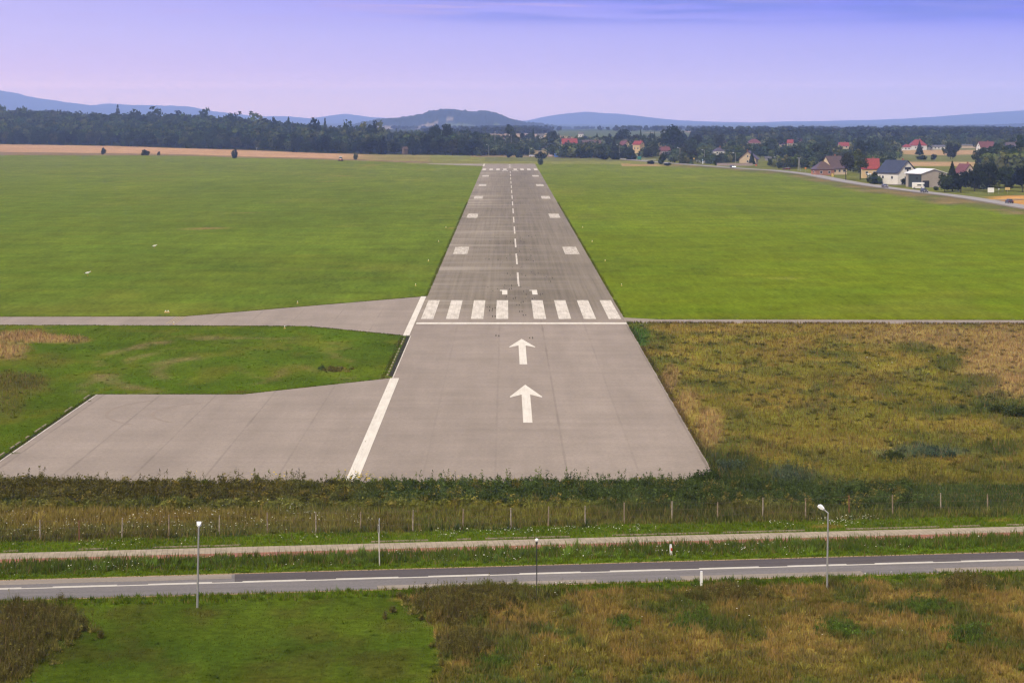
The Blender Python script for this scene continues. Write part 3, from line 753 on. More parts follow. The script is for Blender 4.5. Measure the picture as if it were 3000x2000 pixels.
def sample(y0, y1, dens, pxm=620):
    w1 = (3000 + 2 * pxm) * y1 / F; n = int(w1 * (y1 - y0) * dens)
    Y = RNG.uniform(y0, y1, n); X = RNG.uniform(X_at(-pxm, y1), X_at(3000 + pxm, y1), n)
    k = (X > X_at(-pxm, Y)) & (X < X_at(3000 + pxm, Y)); return X[k], Y[k]
fg, mid_, back = [], [], []
for (y0, y1, dn) in ((104, 128, 60), (128, 145, 56), (145, 158, 48), (158, 172, 46), (172, 200, 14), (200, 240, 9), (240, 304, 6)):
    X, Y = sample(y0, y1, dn)
    k = ~on_paved(X, Y, .12); X, Y = X[k], Y[k]
    c, h = veg(X, Y); u, v = road_uv(X, Y)
    clump = fbm(X / .8, Y / .8, 71, 3)
    hh = h * (.35 + 1.1 * clump) * RNG.uniform(.45, 1.15, len(X)); hh = np.where((Y > 157.5) & (Y < 169.5), hh * .55, hh)
    far = np.clip(Y / 140.0, 1, 3)
    W = np.clip(.10 * hh + .035, .03, .085) * RNG.uniform(.6, 1.4, len(X)) * far
    cc = c * 1.3 * RNG.uniform(.72, 1.5, (len(X), 1))
    straw = (RNG.random(len(X)) < .12) & (h > .25); cc[straw] = cc[straw] * .4 + C['tan_p'] * .7
    p = (X, Y, hh, W, cc)
    part = blades("b", X, Y, np.maximum(hh, .03), W, cc, lean=.6)
    sel = np.repeat(v < 9, 3); band = np.repeat((v >= 9) & (Y < 172), 3)
    fg.append((part[0][sel], part[1][sel])); mid_.append((part[0][band], part[1][band])); k3 = ~sel & ~band; back.append((part[0][k3], part[1][k3]))
o = tri_obj("roadside_grass", fg, M_BLADE); tag(o, kind="stuff")
o = tri_obj("bank_grass", mid_, M_BLADE); tag(o, kind="stuff")
# ragged grass along every edge of the pavement
def edge_pts(poly, sp, out):
    P = []
    for i in range(len(poly) - 1):
        (x0, y0), (x1, y1) = poly[i], poly[i + 1]; l = math.hypot(x1 - x0, y1 - y0); n = int(l / sp)
        t = RNG.random(n); nx_, ny_ = -(y1 - y0) / l * out, (x1 - x0) / l * out
        j = np.abs(RNG.normal(0, .22, n)) - .05
        P.append(np.stack([x0 + (x1 - x0) * t + nx_ * j, y0 + (y1 - y0) * t + ny_ * j], 1))
    return np.concatenate(P)
EP = [edge_pts([(15, 168), (15, 298)], .03, -1), edge_pts([(15, 306), (15, 700)], .05, -1), edge_pts([(-15, 342), (-15, 700)], .05, 1),
      edge_pts([(-45.7, 168), (-45.7, 222.3), (-30.1, 222.3), (-15.1, 236)], .03, 1), edge_pts([(-15.9, 236), (-15.9, 280)], .04, 1),
      edge_pts([(-90, 295.8), (-30.1, 293.6), (-15.2, 280.6)], .03, -1), edge_pts([(-90, 306.8), (-49.5, 307.6), (-15.2, 341.6)], .03, 1),
      edge_pts([(19.5, 303.3), (90, 301.6)], .04, 1), edge_pts([(15, 297.9), (90, 295.6)], .02, -1)]
P = np.concatenate(EP); X, Y = P[:, 0], P[:, 1]
k = vnoise(X / 2.2, Y / 2.2, 3) > .25; X, Y = X[k], Y[k]
c, h = veg(X, Y); n = len(X); hh = np.clip(h * .7, .12, .45) * RNG.uniform(.5, 1.5, n)
cc = c * RNG.uniform(.6, 1.2, (n, 1)); rb = RNG.random(n) < .12; cc[rb] = C['rough'] * .8
back.append(blades("e", X, Y, hh, .09 * np.clip(Y / 200, 1, 3) * RNG.uniform(.6, 1.4, n), cc, lean=.8))
o = tri_obj("meadow_grass", back, M_BLADE); tag(o, kind="stuff")

def leaf_cloud(P, Nn, S, cols, rng):
    n = len(P); nrm = Nn + rng.normal(0, .55, (n, 3)); nrm /= np.linalg.norm(nrm, axis=1, keepdims=True)
    a = np.cross(nrm, rng.normal(0, 1, (n, 3))); a /= np.linalg.norm(a, axis=1, keepdims=True); b_ = np.cross(nrm, a)
    S = S[:, None]
    T = np.stack([P + a * S, P - a * S * .6 + b_ * S * .8, P - a * S * .55 - b_ * S * .85], 1)
    return T.reshape(-1, 3), np.repeat(cols, 3, 0)
# tall weeds: stems with leaves
def weeds(name, X, Y, H, Cc, nl=12, ls=.13):
    n = len(X); V = []; CC = []
    a, c1 = blades("s", X, Y, H, np.full(n, .03), Cc * .8, lean=.25); tips = a.reshape(n, 3, 3)[:, 2]; V.append(a); CC.append(c1)
    base = np.stack([X, Y, np.zeros(n)], 1)
    for i in range(nl):
        t = RNG.uniform(.25, 1.02, (n, 1)); p = base * (1 - t) + tips * t
        r = (1.05 - t) * .55 * H[:, None] * RNG.random((n, 1)); ang = RNG.uniform(0, 6.283, (n, 1))
        p = p + np.concatenate([np.cos(ang) * r, np.sin(ang) * r, RNG.uniform(-.05, .08, (n, 1))], 1)
        d1 = RNG.normal(0, 1, (n, 3)); d2 = RNG.normal(0, 1, (n, 3))
        d1 *= ls / np.linalg.norm(d1, axis=1, keepdims=True) * RNG.uniform(.6, 1.5, (n, 1)); d2 *= .5 * ls / np.linalg.norm(d2, axis=1, keepdims=True)
        T = np.stack([p - d1 * .5 - d2 * .5, p - d1 * .5 + d2 * .5, p + d1], 1)
        V.append(T.reshape(-1, 3)); CC.append(np.repeat(Cc * RNG.uniform(.65, 1.5, (n, 1)), 3, 0))
    return np.concatenate(V), np.concatenate(CC)
def clump_cloud(X, Y, Rr, H, Cc, k=60, ls=.13, leafy=0.0):
    n = len(X)
    if leafy < 1:
        k0 = int(k * 1.5 * (1 - leafy)); d_ = RNG.normal(0, 1, (n, k0, 3)); d_ /= np.linalg.norm(d_, axis=2, keepdims=True); d_[:, :, 2] = np.abs(d_[:, :, 2]) * .9 + .25
        S3 = np.stack([Rr, Rr, H], 1)[:, None, :]; c0 = np.stack([X, Y, np.zeros(n)], 1)[:, None, :]
        b0 = c0 + d_ * S3 * RNG.uniform(.15, .6, (n, k0, 1)); t0 = c0 + d_ * S3 * RNG.uniform(.75, 1.15, (n, k0, 1)) + RNG.normal(0, .05, (n, k0, 3)); t0[:, :, 2] = np.abs(t0[:, :, 2]); b0[:, :, 2] *= .6
        a = RNG.uniform(0, 6.283, (n, k0)); w_ = (ls * .55 * RNG.uniform(.5, 1.4, (n, k0)) * np.clip(Y / 150., .9, 1.7)[:, None])[:, :, None] * .5
        sd0 = np.stack([np.cos(a), np.sin(a), np.zeros((n, k0))], 2) * w_
        T = np.stack([b0 - sd0, b0 + sd0, t0], 2).reshape(-1, 3); cg = np.repeat((Cc[:, None, :] * RNG.uniform(.7, 1.4, (n, k0, 1))).reshape(-1, 3), 3, 0)
        if leafy <= 0: return T, cg
        k = max(4, int(k * leafy)); o_ = clump_cloud(X, Y, Rr, H, Cc, k, ls, 1.0); return np.concatenate([T, o_[0]]), np.concatenate([cg, o_[1]])
    d_ = RNG.normal(0, 1, (n, k, 3)); d_ /= np.linalg.norm(d_, axis=2, keepdims=True); d_[:, :, 2] = np.abs(d_[:, :, 2])
    rad = RNG.uniform(.55, 1.08, (n, k, 1)) * (.75 + .5 * RNG.random((n, 1, 1)))
    P = d_ * rad * np.stack([Rr, Rr, H], 1)[:, None, :] + np.stack([X, Y, np.zeros(n)], 1)[:, None, :]
    cc = Cc[:, None, :] * RNG.uniform(.72, 1.35, (n, k, 1))
    up = d_ + np.array([0, 0, .5]); sc = np.repeat(np.clip(Y / 150., .9, 1.6), k) * ls
    return leaf_cloud(P.reshape(-1, 3), up.reshape(-1, 3), sc * RNG.uniform(.5, 1.4, n * k), cc.reshape(-1, 3), RNG)
parts = []
X, Y = sample(158.2, 168.9, 2.3); k = X < 30; X, Y = X[k], Y[k]; c, h = veg(X, Y); n = len(X)
sz = fbm(X / 3.0, Y / 2.0, 52, 3); c = c * (.55 + .95 * fbm(X / 1.5, Y / 1.2, 62, 3))[:, None] * RNG.uniform(.75, 1.3, (n, 1)); pale = RNG.random(n) < .14; c[pale] = c[pale] * .5 + C['tan'] * .5
parts.append(clump_cloud(X, Y, .25 + .55 * sz * RNG.uniform(.6, 1.4, n), (.25 + .72 * sz) * RNG.uniform(.6, 1.25, n), c * 1.5, 90, .095, .55))
X, Y = sample(160.5, 169.5, 1.6); k = (X < 26) & (Y + 2.2 * (vnoise(X / 3, X * 0, 4) - .5) < 169.2); X, Y = X[k], Y[k]
c, h = veg(X, Y); H = (.35 + 1.0 * fbm(X / 2.4, Y / 1.6, 33, 3)) * RNG.uniform(.6, 1.15, len(X)); c = c * (.55 + .9 * fbm(X / 1.8, Y / 1.2, 44, 3))[:, None]
parts.append(weeds("w", X, Y, H, c * 1.5, 16, .16))
n = 170; X = RNG.uniform(-44, 17, n); Y = RNG.uniform(166.5, 169.3, n); c, h = veg(X, Y)
kk = (vnoise(X / 1.6, X * 0, 14) > .5); X, Y, c = X[kk], Y[kk], c[kk]
parts.append(weeds("w", X, Y, RNG.uniform(.75, 1.45, len(X)), c * 1.3, 20, .14))
X, Y = sample(170, 178, 2.0); k = (X > 16) & (X < 34); X, Y = X[k], Y[k]; c, h = veg(X, Y); parts.append(weeds("w", X, Y, RNG.uniform(.5, 1.2, len(X)), c * 1.15))
# tussocks: bank strip, verge, meadows
def tuss(y0, y1, dn, cond, r, hs, k, ls, bright=1.4):
    X, Y = sample(y0, y1, dn); u, v = road_uv(X, Y); m_ = cond(X, Y, v) & ~on_paved(X, Y, .5); X, Y = X[m_], Y[m_]; c, h = veg(X, Y); n = len(X)
    q = fbm(X / 2.5, Y / 3.5, 151, 3); c = c * bright * (.5 + 1.0 * q)[:, None] * RNG.uniform(.75, 1.3, (n, 1))
    parts.append(clump_cloud(X, Y, r * RNG.uniform(.6, 1.5, n) * (.6 + .8 * q), np.maximum(h * hs * (.5 + q) * RNG.uniform(.6, 1.2, n), .06), c, k, ls))
tuss(143, 159, .7, lambda X, Y, v: (v > 15.5), .38, .85, 34, .11)
tuss(132, 150, 1.5, lambda X, Y, v: (v > 3.0) & (v < 7.3), .36, 1.0, 40, .10, 1.75)
tuss(140, 158, .5, lambda X, Y, v: (v > 11.9) & (v < 15), .3, .9, 26, .09, 1.3)
tuss(104, 137, 1.0, lambda X, Y, v: (v < -3.4) & (X > X_at(1275, Y)), .36, .95, 34, .10)
tuss(118, 137, 1.4, lambda X, Y, v: (v < -3.3) & (v > -5.2), .3, 1.1, 30, .09, 1.3)
tuss(104, 128, .12, lambda X, Y, v: (v < -5) & (X < X_at(1275, Y)), .4, 1.3, 24, .08, 1.1)
tuss(168, 297, .10, lambda X, Y, v: (X > 15.5), .55, .8, 40, .13, 1.15)
tuss(170, 297, .06, lambda X, Y, v: (X < -15.5), .5, .9, 26, .12, 1.5)
o = tri_obj("tall_weeds", parts, M_BLADE); tag(o, kind="stuff")
# clumps of darker weeds in the foreground
parts = []
for (px, py, rx, ry, n, H0, cn) in ((100, 1830, 130, 45, 420, .9, 'dkbrown'), (30, 1910, 90, 60, 300, .8, 'dkbrown'), (1350, 1770, 125, 36, 520, .85, 'dkbrown'), (1470, 1745, 120, 18, 220, .7, 'dkbrown'),
                                    (1360, 1895, 55, 34, 230, .8, 'dkbrown'), (2830, 1715, 50, 20, 160, .8, 'dkbrown'), (2130, 1742, 100, 16, 200, .6, 'dkbrown'), (1820, 1830, 30, 18, 70, .5, 'verge_d'),
                                    (2040, 1820, 50, 26, 120, .5, 'verge_d'), (2700, 1780, 55, 18, 120, .55, 'verge_d'), (2830, 1862, 55, 22, 110, .5, 'verge_d'), (2470, 1850, 60, 20, 90, .5, 'verge_d'), (1440, 1940, 40, 14, 70, .5, 'verge_d'), (990, 1083, 30, 6, 46, .4, 'brown'), (945, 1081, 10, 4, 16, .6, 'dkgreen'), (1090, 1945, 0, 0, 0, 0, 'verge_d')):
    if not n: continue
    qx = RNG.normal(px, rx * .62, n); qy = RNG.normal(py, ry * .6, n); Y = Y_of(qy); X = X_at(qx, Y)
    k = ~on_paved(X, Y); X, Y = X[k], Y[k]
    u, v = road_uv(X, Y)
    cc = np.repeat(C[cn][None], len(X), 0) * 1.5 * RNG.uniform(.6, 1.5, (len(X), 1))
    H0 *= .8; parts.append(weeds("w", X, Y, H0 * RNG.uniform(.5, 1.25, len(X)), cc, 8, .11))
    q_ = RNG.random(len(X)) < .55; parts.append(clump_cloud(X[q_], Y[q_], RNG.uniform(.2, .55, q_.sum()), H0 * RNG.uniform(.4, .95, q_.sum()), cc[q_] * (.6 + .8 * fbm(X[q_] / 1.2, Y[q_] / 1.5, 9))[:, None] * 1.25, 60, .09, .15))
o = tri_obj("weed_clumps", parts, M_BLADE); tag(o, kind="stuff")

def flower_quads(X, Y, Z, S, col):
    n = len(X); a = RNG.uniform(0, 6.28, n); p = np.stack([X, Y, Z], 1)
    d1 = np.stack([np.cos(a), np.sin(a), RNG.uniform(-.4, .4, n)], 1) * S[:, None] / 2; d2 = np.stack([-np.sin(a), np.cos(a), RNG.uniform(-.4, .4, n)], 1) * S[:, None] / 2
    V = np.stack([p - d1, p + d2, p + d1, p - d1, p + d1, p - d2], 1).reshape(-1, 3)
    return V, np.repeat(col, 6, 0)
fl = []
def flowers(px0, px1, v0, v1, n, thr, z0, z1, col=(.80, .76, .58), s=.085, seed=5):
    qx = RNG.uniform(px0, px1, n); vv = RNG.uniform(v0, v1, n)
    u = (X_at(qx, 140) - RO[0]) * 1.0; X, Y = road_xy(u, vv)
    k = (fbm(X / 2.2, Y / 2.2, seed) > thr) & (RNG.random(n) < .5); X, Y = X[k], Y[k]; m_ = len(X)
    fl.append(flower_quads(X, Y, RNG.uniform(z0, z1, m_), s * RNG.uniform(.5, 1.4, m_), np.repeat(np.array([col]), m_, 0) * RNG.uniform(.6, 1.1, (m_, 1))))
flowers(0, 1000, 14.5, 24, 1500, .50, .35, .7, seed=5); flowers(0, 1200, 15, 19, 700, .45, .3, .6, (.78, .72, .42), .08, seed=6); flowers(800, 1300, 17, 26, 260, .5, .4, .8, seed=7)
flowers(0, 3000, 11.6, 14.6, 1100, .52, .15, .4, seed=8); flowers(1350, 2000, 11.8, 14, 450, .47, .15, .4, seed=9); flowers(2550, 2900, 12, 15, 330, .45, .2, .45, seed=10)
flowers(0, 3000, 2.9, 7.6, 950, .52, .15, .5, seed=11); flowers(1150, 2400, 3.0, 7.4, 520, .5, .15, .55, seed=12); flowers(0, 500, 3.5, 6.5, 200, .45, .2, .45, (.6, .6, .4), seed=13)
flowers(1500, 3000, -9, -4, 240, .55, .2, .5, seed=14); flowers(1300, 3000, -24, -9, 200, .56, .25, .55, seed=16)
n = 70; X = RNG.uniform(24, 50, n); Y = RNG.uniform(228, 262, n); k = fbm(X / 5, Y / 9, 4) > .52; X, Y = X[k], Y[k]
fl.append(flower_quads(X, Y, RNG.uniform(.3, .6, len(X)), RNG.uniform(.08, .22, len(X)), np.full((len(X), 3), .5)))
yel = np.array([[.55, .36, .03]])
for (px, py, n, s) in ((1040, 1415, 26, 18), (1078, 1402, 22, 14), (1070, 1425, 12, 12), (560, 1396, 14, 14), (720, 1395, 10, 12), (820, 1440, 10, 14), (1330, 1400, 6, 25), (1155, 1405, 8, 20)):
    qx = RNG.normal(px, s, n); X = X_at(qx, 167.0); Y = np.full(n, 167.0) + RNG.uniform(-.8, .8, n)
    fl.append(flower_quads(X, Y, RNG.uniform(.75, 1.35, n), RNG.uniform(.08, .2, n), np.repeat(yel, n, 0)))
# silver-leaved plant at the foot of the white side line
o = tri_obj("wildflowers", fl, foliage_mat("petals", 1.0, 0, .2)); tag(o, kind="stuff")

# ------------------------------------------------------------------ trees
def crown_broad(rng, H, W, n, ls, base=.18, lobes=12, col=(.045, .062, .022), round_=1.0):
    """lobed crown from base*H to H"""
    zc = H * (base + 1) / 2; rz = H * (1 - base) / 2; Ps, Ns, Cs = [], [], []
    L_ = [(0, 0, zc, W * .34, 1.0)]
    for i in range(lobes):
        t = rng.uniform(-.85, .95); a = rng.uniform(0, 6.283); rr = math.sqrt(max(0, 1 - t * t * .9)) * W * .5 * rng.uniform(.45, .8)
        L_.append((math.cos(a) * rr, math.sin(a) * rr, zc + t * rz * .82, W * rng.uniform(.15, .26), rng.uniform(.62, 1.45)))
    tot = sum(l[3] ** 2 for l in L_)
    for (x, y, z, r, br) in L_:
        k = max(6, int(n * r * r / tot)); d_ = rng.normal(0, 1, (k, 3)); d_ /= np.linalg.norm(d_, axis=1, keepdims=True)
        rad = r * rng.uniform(.72, 1.12, (k, 1)); p = np.array([x, y, z]) + d_ * rad * np.array([1, 1, .85 * round_])
        Ps.append(p); Ns.append(d_); Cs.append(np.array([col]) * br * rng.uniform(.7, 1.35, (k, 1)))
    P = np.concatenate(Ps); P[:, 2] = np.maximum(P[:, 2], H * base * .6)
    n2 = len(P); return leaf_cloud(P, np.concatenate(Ns), ls * rng.uniform(.6, 1.4, n2), np.concatenate(Cs), rng)
def crown_conifer(rng, H, W, n, ls, base=.06, col=(.028, .04, .02)):
    t = rng.random(n) ** .75 * .98; z = H * (base + (1 - base) * (1 - t)); r = W / 2 * t * (0.72 + .28 * np.abs(np.sin(z * 2.6))) * rng.uniform(.75, 1.08, n)
    a = rng.uniform(0, 6.283, n); P = np.stack([np.cos(a) * r, np.sin(a) * r, z], 1)
    Nn = np.stack([np.cos(a), np.sin(a), np.full(n, .5)], 1)
    return leaf_cloud(P, Nn, ls * (.5 + .8 * t) * rng.uniform(.7, 1.3, n), np.array([col]) * rng.uniform(.6, 1.5, (n, 1)), rng)
def trunk_mb(rng, H, r, limbs=5, top=.75):
    b = MB(); b.tube((0, 0, -.3), (rng.uniform(-.2, .2), rng.uniform(-.2, .2), H * top), r, r * .3, 8)
    for i in range(limbs):
        z = H * rng.uniform(.22, .55); a = rng.uniform(0, 6.283); l = H * rng.uniform(.15, .28)
        b.tube((0, 0, z), (math.cos(a) * l, math.sin(a) * l, z + l * .8), r * .45, r * .12, 6)
    return b
GREENS = [(.016, .026, .010), (.030, .044, .012), (.014, .022, .010), (.042, .056, .016), (.022, .034, .013), (.056, .062, .020)]
def proto(name, kind, i, seed, leaves=1000, ls=.62):
    rng = np.random.default_rng(seed); root = bpy.data.objects.new(name, None)
    if kind == 'broad': a = crown_broad(rng, 12, 10, leaves, ls, .14, 13, GREENS[i % 6])
    elif kind == 'tall': a = crown_broad(rng, 15, 7, leaves, ls, .12, 12, GREENS[(i + 2) % 6], 1.4)
    elif kind == 'open': a = crown_broad(rng, 12, 9, int(leaves * .75), ls * .8, .40, 16, GREENS[5])
    elif kind == 'conifer': a = crown_conifer(rng, 14, 6.5, leaves, ls)
    elif kind == 'bush': a = crown_broad(rng, 3, 4, int(leaves * .8), ls * .42, .02, 11, GREENS[i % 6])
    np.clip(a[0][:, 2], 0, None, out=a[0][:, 2])
    cr = np_obj("foliage" if kind == 'bush' else "crown", a[0], np.arange(len(a[0])).reshape(-1, 3), M_LEAF, None, a[1])
    if kind == 'bush': tr = trunk_mb(rng, 2.0, .09, 4, .6).build("stem", M_BARK)
    else: tr = trunk_mb(rng, 12, .28, 5).build("trunk", M_BARK)
    COL.objects.link(root); cr.parent = root; tr.parent = root
    return [root, cr, tr, kind, False]
PROTO = {}
for kind, cnt in (('broad', 6), ('tall', 4), ('open', 2), ('conifer', 3), ('bush', 5)):
    PROTO[kind] = [proto({'broad': 'broadleaf_tree', 'tall': 'tall_tree', 'open': 'open_tree', 'conifer': 'conifer_tree', 'bush': 'bush'}[kind], kind, i, 100 + i * 7 + len(kind)) for i in range(cnt)]
DIM = {'broad': (12, 11.3), 'tall': (15, 7), 'open': (12, 9), 'conifer': (14, 6.5), 'bush': (3, 5)}
TREES = []
def place_tree(kind, X, Y, h, wid, label, cat, group=None, i=None, name=None):
    pr = PROTO[kind][random.randrange(len(PROTO[kind])) if i is None else i]
    if not pr[4]:
        root = pr[0]; pr[4] = True
    else:
        root = copy_tree(pr[0])
    H0, W0 = DIM[kind]; root.location = (X, Y, tz(X, Y)); root.rotation_euler = (0, 0, random.uniform(0, 6.28))
    root.scale = (wid / W0, wid / W0, h / H0)
    for k in ("label", "category", "group"):
        if k in root: del root[k]
    tag(root, label, cat, group)
    if name: root.name = name
    TREES.append((X, Y, h, wid)); return root
def tree_px(kind, px, Y, top, wpx, label, cat="tree", group=None, i=None, name=None):
    X = X_at(px, Y); z0 = tz(X, Y); h = Z_at(top, Y) - z0
    return place_tree(kind, X, Y, h, wpx * Y / F, label, cat, group, i, name)

# named trees and bushes (px, distance, top row, width px)
T = [
 ('broad', 1972, 1560, 365, 84, "huge dark rounded tree towering over the village, tallest in the middle distance", "tree", 0),
 ('broad', 2040, 1590, 388, 44, "dark tree leaning against the right side of the huge rounded tree", "tree", 1),
 ('broad', 1312, 1600, 362, 46, "tall dark tree standing right of the wooded edge below the near hill", "tree", 2),
 ('broad', 1276, 1600, 368, 40, "dark rounded tree just left of the tall tree below the near hill", "tree", 4),
 ('tall', 1500, 1680, 366, 42, "spreading dark tree right of the pale gabled house", "tree", 1),
 ('conifer', 1562, 1720, 374, 20, "pointed reddish-dark conifer between the low pale house and the big red roof", "tree", 0),
 ('broad', 1622, 1720, 379, 26, "dark round-topped tree left of the big red roof", "tree", 3),
 ('conifer', 1877, 1650, 379, 22, "pointed conifer behind the red roof with yellow walls", "tree", 1),
 ('conifer', 1905, 1640, 385, 16, "slim conifer left of a pair beside the huge tree", "tree", 2),
 ('conifer', 1918, 1640, 384, 15, "slim conifer right of a pair beside the huge tree", "tree", 0),
 ('broad', 2107, 1620, 386, 36, "round dark green tree left of the small pale far house", "tree", 5),
 ('broad', 1824, 1780, 378, 52, "broad hazy tree rising behind the yellow gabled house", "tree", 2),
 ('conifer', 2203, 1195, 440, 22, "dark spruce standing before the cream gable of the brown-roofed house", "tree", 1),
 ('open', 2478, 935, 447, 50, "bare-stemmed tree with light crown in front of the brown-roofed house, left one", "tree", 0),
 ('open', 2520, 938, 445, 56, "bare-stemmed tree with light crown in front of the yellow house, right one", "tree", 1),
 ('conifer', 2790, 800, 472, 52, "pointed spruce at the right corner of the white-roofed shed", "tree", 2),
 ('broad', 2768, 790, 500, 44, "low bushy tree hiding the right corner of the grey shed", "tree", 1),
 ('broad', 2815, 785, 500, 56, "dark tree behind the small blue road sign", "tree", 0),
 ('broad', 2855, 800, 478, 58, "dark tree at the left of the roadside grove, by the red roof", "tree", 2),
 ('broad', 2900, 790, 480, 60, "dark tree in the roadside grove behind the white board", "tree", 4),
 ('broad', 2948, 800, 484, 62, "dark tree in the roadside grove behind the yellow board", "tree", 3),
 ('broad', 2995, 790, 478, 60, "dark tree at the right end of the roadside grove", "tree", 0),
 ('broad', 2872, 1090, 424, 44, "tall dark tree at the left of the back grove on the right", "tree", 1),
 ('broad', 2912, 1120, 418, 50, "tall dark tree in the middle of the back grove on the right", "tree", 2),
 ('tall', 2955, 1110, 419, 44, "tall dark tree of the back grove below the purple roof", "tree", 0),
 ('broad', 2995, 1080, 400, 56, "tall dark tree at the right end of the back grove", "tree", 4),
 ('conifer', 2694, 1480, 412, 26, "dark pointed conifer in front of the big red hipped roof", "tree", 0),
 ('broad', 2791, 1365, 438, 28, "dark round tree standing on the stubble right of the hedge", "tree", 2),
 ('broad', 2803, 1700, 406, 32, "dark tree beyond the stubble field, right of the low white barn", "tree", 3),
 ('broad', 2768, 1480, 430, 22, "small dark tree before the low white barn", "tree", 5),
 ('bush', 2585, 900, 490, 52, "wide dark bush in front of the blue-roofed white house", "bush", 0),
 ('bush', 2558, 895, 508, 30, "dark low bush left of the wide bush by the road", "bush", 1),
 ('bush', 2652, 872, 521, 36, "dark green bush between the white house and the camper van", "bush", 2),
 ('bush', 2421, 950, 524, 15, "small dark bush on the verge below the far road", "bush", 3),
 ('bush', 2744, 810, 546, 22, "bright yellow-green bush beside the shed track", "bush", 3),
 ('bush', 2735, 1340, 453, 26, "green mound of hedge at the right end on the stubble", "bush", 1),
 ('bush', 2700, 1345, 456, 44, "long low hedge bush on the stubble behind the blue roof", "bush", 2),
 ('bush', 304, 1510, 433, 20, "upright dark bush on the stubble edge, leftmost of the field bushes", "bush", 0),
 ('bush', 426, 1485, 441, 34, "wide reddish-brown scrub bush on the stubble edge", "bush", 4),
 ('bush', 465, 1490, 445, 13, "tiny round bush right of the brown scrub on the stubble edge", "bush", 1),
 ('bush', 687, 1385, 438, 24, "dark upright bush on the stubble edge near the middle of the left field", "bush", 2),
 ('bush', 1042, 1345, 450, 18, "dark round bush on the field edge right of the tractor", "bush", 3),
 ('bush', 1493, 1408, 447, 22, "round dark bush left of a pair behind the runway end", "bush", 0),
 ('bush', 1520, 1405, 446, 30, "round dark bush right of a pair behind the runway end", "bush", 1),
 ('bush', 1586, 1375, 446, 44, "broad domed dark bush right of the far runway end", "bush", 2),
 ('bush', 1583, 1212, 465, 22, "small dark bush at the far right corner of the runway", "bush", 3),
 ('bush', 1764, 1345, 452, 46, "dark bush at the left end of the hedge row beyond the right field", "bush", 0),
 ('bush', 1800, 1345, 447, 50, "dark bush in the middle of the hedge row beyond the right field", "bush", 1),
 ('bush', 1845, 1340, 440, 52, "tallest dark bush at the right end of the hedge row by the green bin", "bush", 4),
 ('bush', 1906, 1230, 471, 32, "low dark bush on the edge of the right field, below the bus shelter road", "bush", 2),
 ('bush', 1939, 1225, 455, 36, "round dark bush on the right field edge beside the low one", "bush", 1),
 ('bush', 1955, 1190, 477, 26, "low flat bush at the right field edge in front of the round one", "bush", 0),
 ('broad', 2025, 1290, 437, 60, "low olive tree right of the street lamp at the road bend", "tree", 5),
 ('bush', 2100, 1200, 467, 26, "brown-green bush beside the far road bend", "bush", 4),
 ('broad', 2060, 1300, 455, 34, "small olive tree beside the yellow road sign", "tree", 3),
]
for (kind, px, Y, top, wpx, lab, cat, i) in T:
    tree_px(kind, px, Y, top, wpx, lab, cat, None, i)
# the pale green hedge behind the runway end: a dense row
for k, px in enumerate(np.linspace(1408, 1545, 8)):
    tree_px('bush', px, 1500 + 15 * (k % 2), 421 + 6 * abs(k - 3.5) / 3.5 + random.uniform(-1, 1), 34, "pale green willow bush in the long row behind the far runway end", "bush", "willow bushes in a row behind the runway end", 3)

# houses need a clear view: boxes px0, px1, py0, py1, distance
CLEAR = [(1466, 1491, 382, 404, 1750), (1527, 1552, 400, 411, 1750), (1648, 1688, 394, 412, 1700), (1705, 1762, 401, 414, 1700), (1817, 1842, 405, 420, 1650), (1860, 1884, 407, 438, 1560), (2088, 2120, 431, 449, 1500),
         (2165, 2222, 440, 478, 1215), (2190, 2228, 408, 420, 1900), (2117, 2127, 399, 414, 1800), (2306, 2326, 411, 424, 1900), (2283, 2300, 419, 428, 1850), (2384, 2470, 452, 505, 1010), (2525, 2577, 456, 505, 960),
         (2573, 2780, 463, 540, 860), (2803, 2846, 472, 505, 900), (2640, 2722, 405, 437, 1700), (2720, 2768, 423, 437, 1700), (2818, 2862, 422, 431, 1750), (2858, 2916, 402, 422, 1600), (2945, 2992, 396, 420, 1500), (2456, 2486, 414, 427, 1750), (1933, 1960, 433, 448, 1500),
         (1015, 1032, 395, 406, 1900), (1125, 1163, 398, 404, 1900), (1180, 1193, 405, 440, 1520), (1590, 1612, 396, 406, 1750), (2640, 2865, 438, 470, 1330), (1550, 1625, 438, 458, 1430), (2335, 2350, 407, 415, 2000), (2240, 2260, 455, 465, 1300)]
def blocked(X, Y, h, wid):
    px, pb = proj(X, Y, tz(X, Y)); pt_ = 332 + F * (CZ - tz(X, Y) - h) / Y; hw = wid * F / Y / 2
    for (a, b_, c_, d_, yy) in CLEAR:
        if Y < yy + 6 and px + hw * .9 > a and px - hw * .9 < b_ and pt_ < d_ - 2: return True
    return False
def fill(n, px0, px1, y0, y1, h0, h1, kinds, label, group):
    done = 0
    for _ in range(n * 30):
        if done >= n: break
        px = random.uniform(px0, px1); Y = random.uniform(y0, y1); X = X_at(px, Y); kd = random.choice(kinds)
        h = random.uniform(h0, h1); wid = h * random.uniform(.7, 1.0) * (.55 if kd in ('tall', 'conifer') else 1.0)
        if kd == 'bush': h *= .5; wid = h * random.uniform(1.2, 1.8)
        if blocked(X, Y, h, wid) or any((X - a) ** 2 + (Y - b_) ** 2 < (.28 * (wid + w_)) ** 2 for a, b_, _, w_ in TREES): continue
        place_tree(kd, X, Y, h, wid, label, "tree" if kd != 'bush' else "bush", group); done += 1
KB = ['broad', 'broad', 'broad', 'tall', 'conifer', 'bush']
fill(44, 1380, 1700, 1520, 2000, 7, 13, KB, "dark tree among the houses straight beyond the runway end", "trees among the houses beyond the runway end")
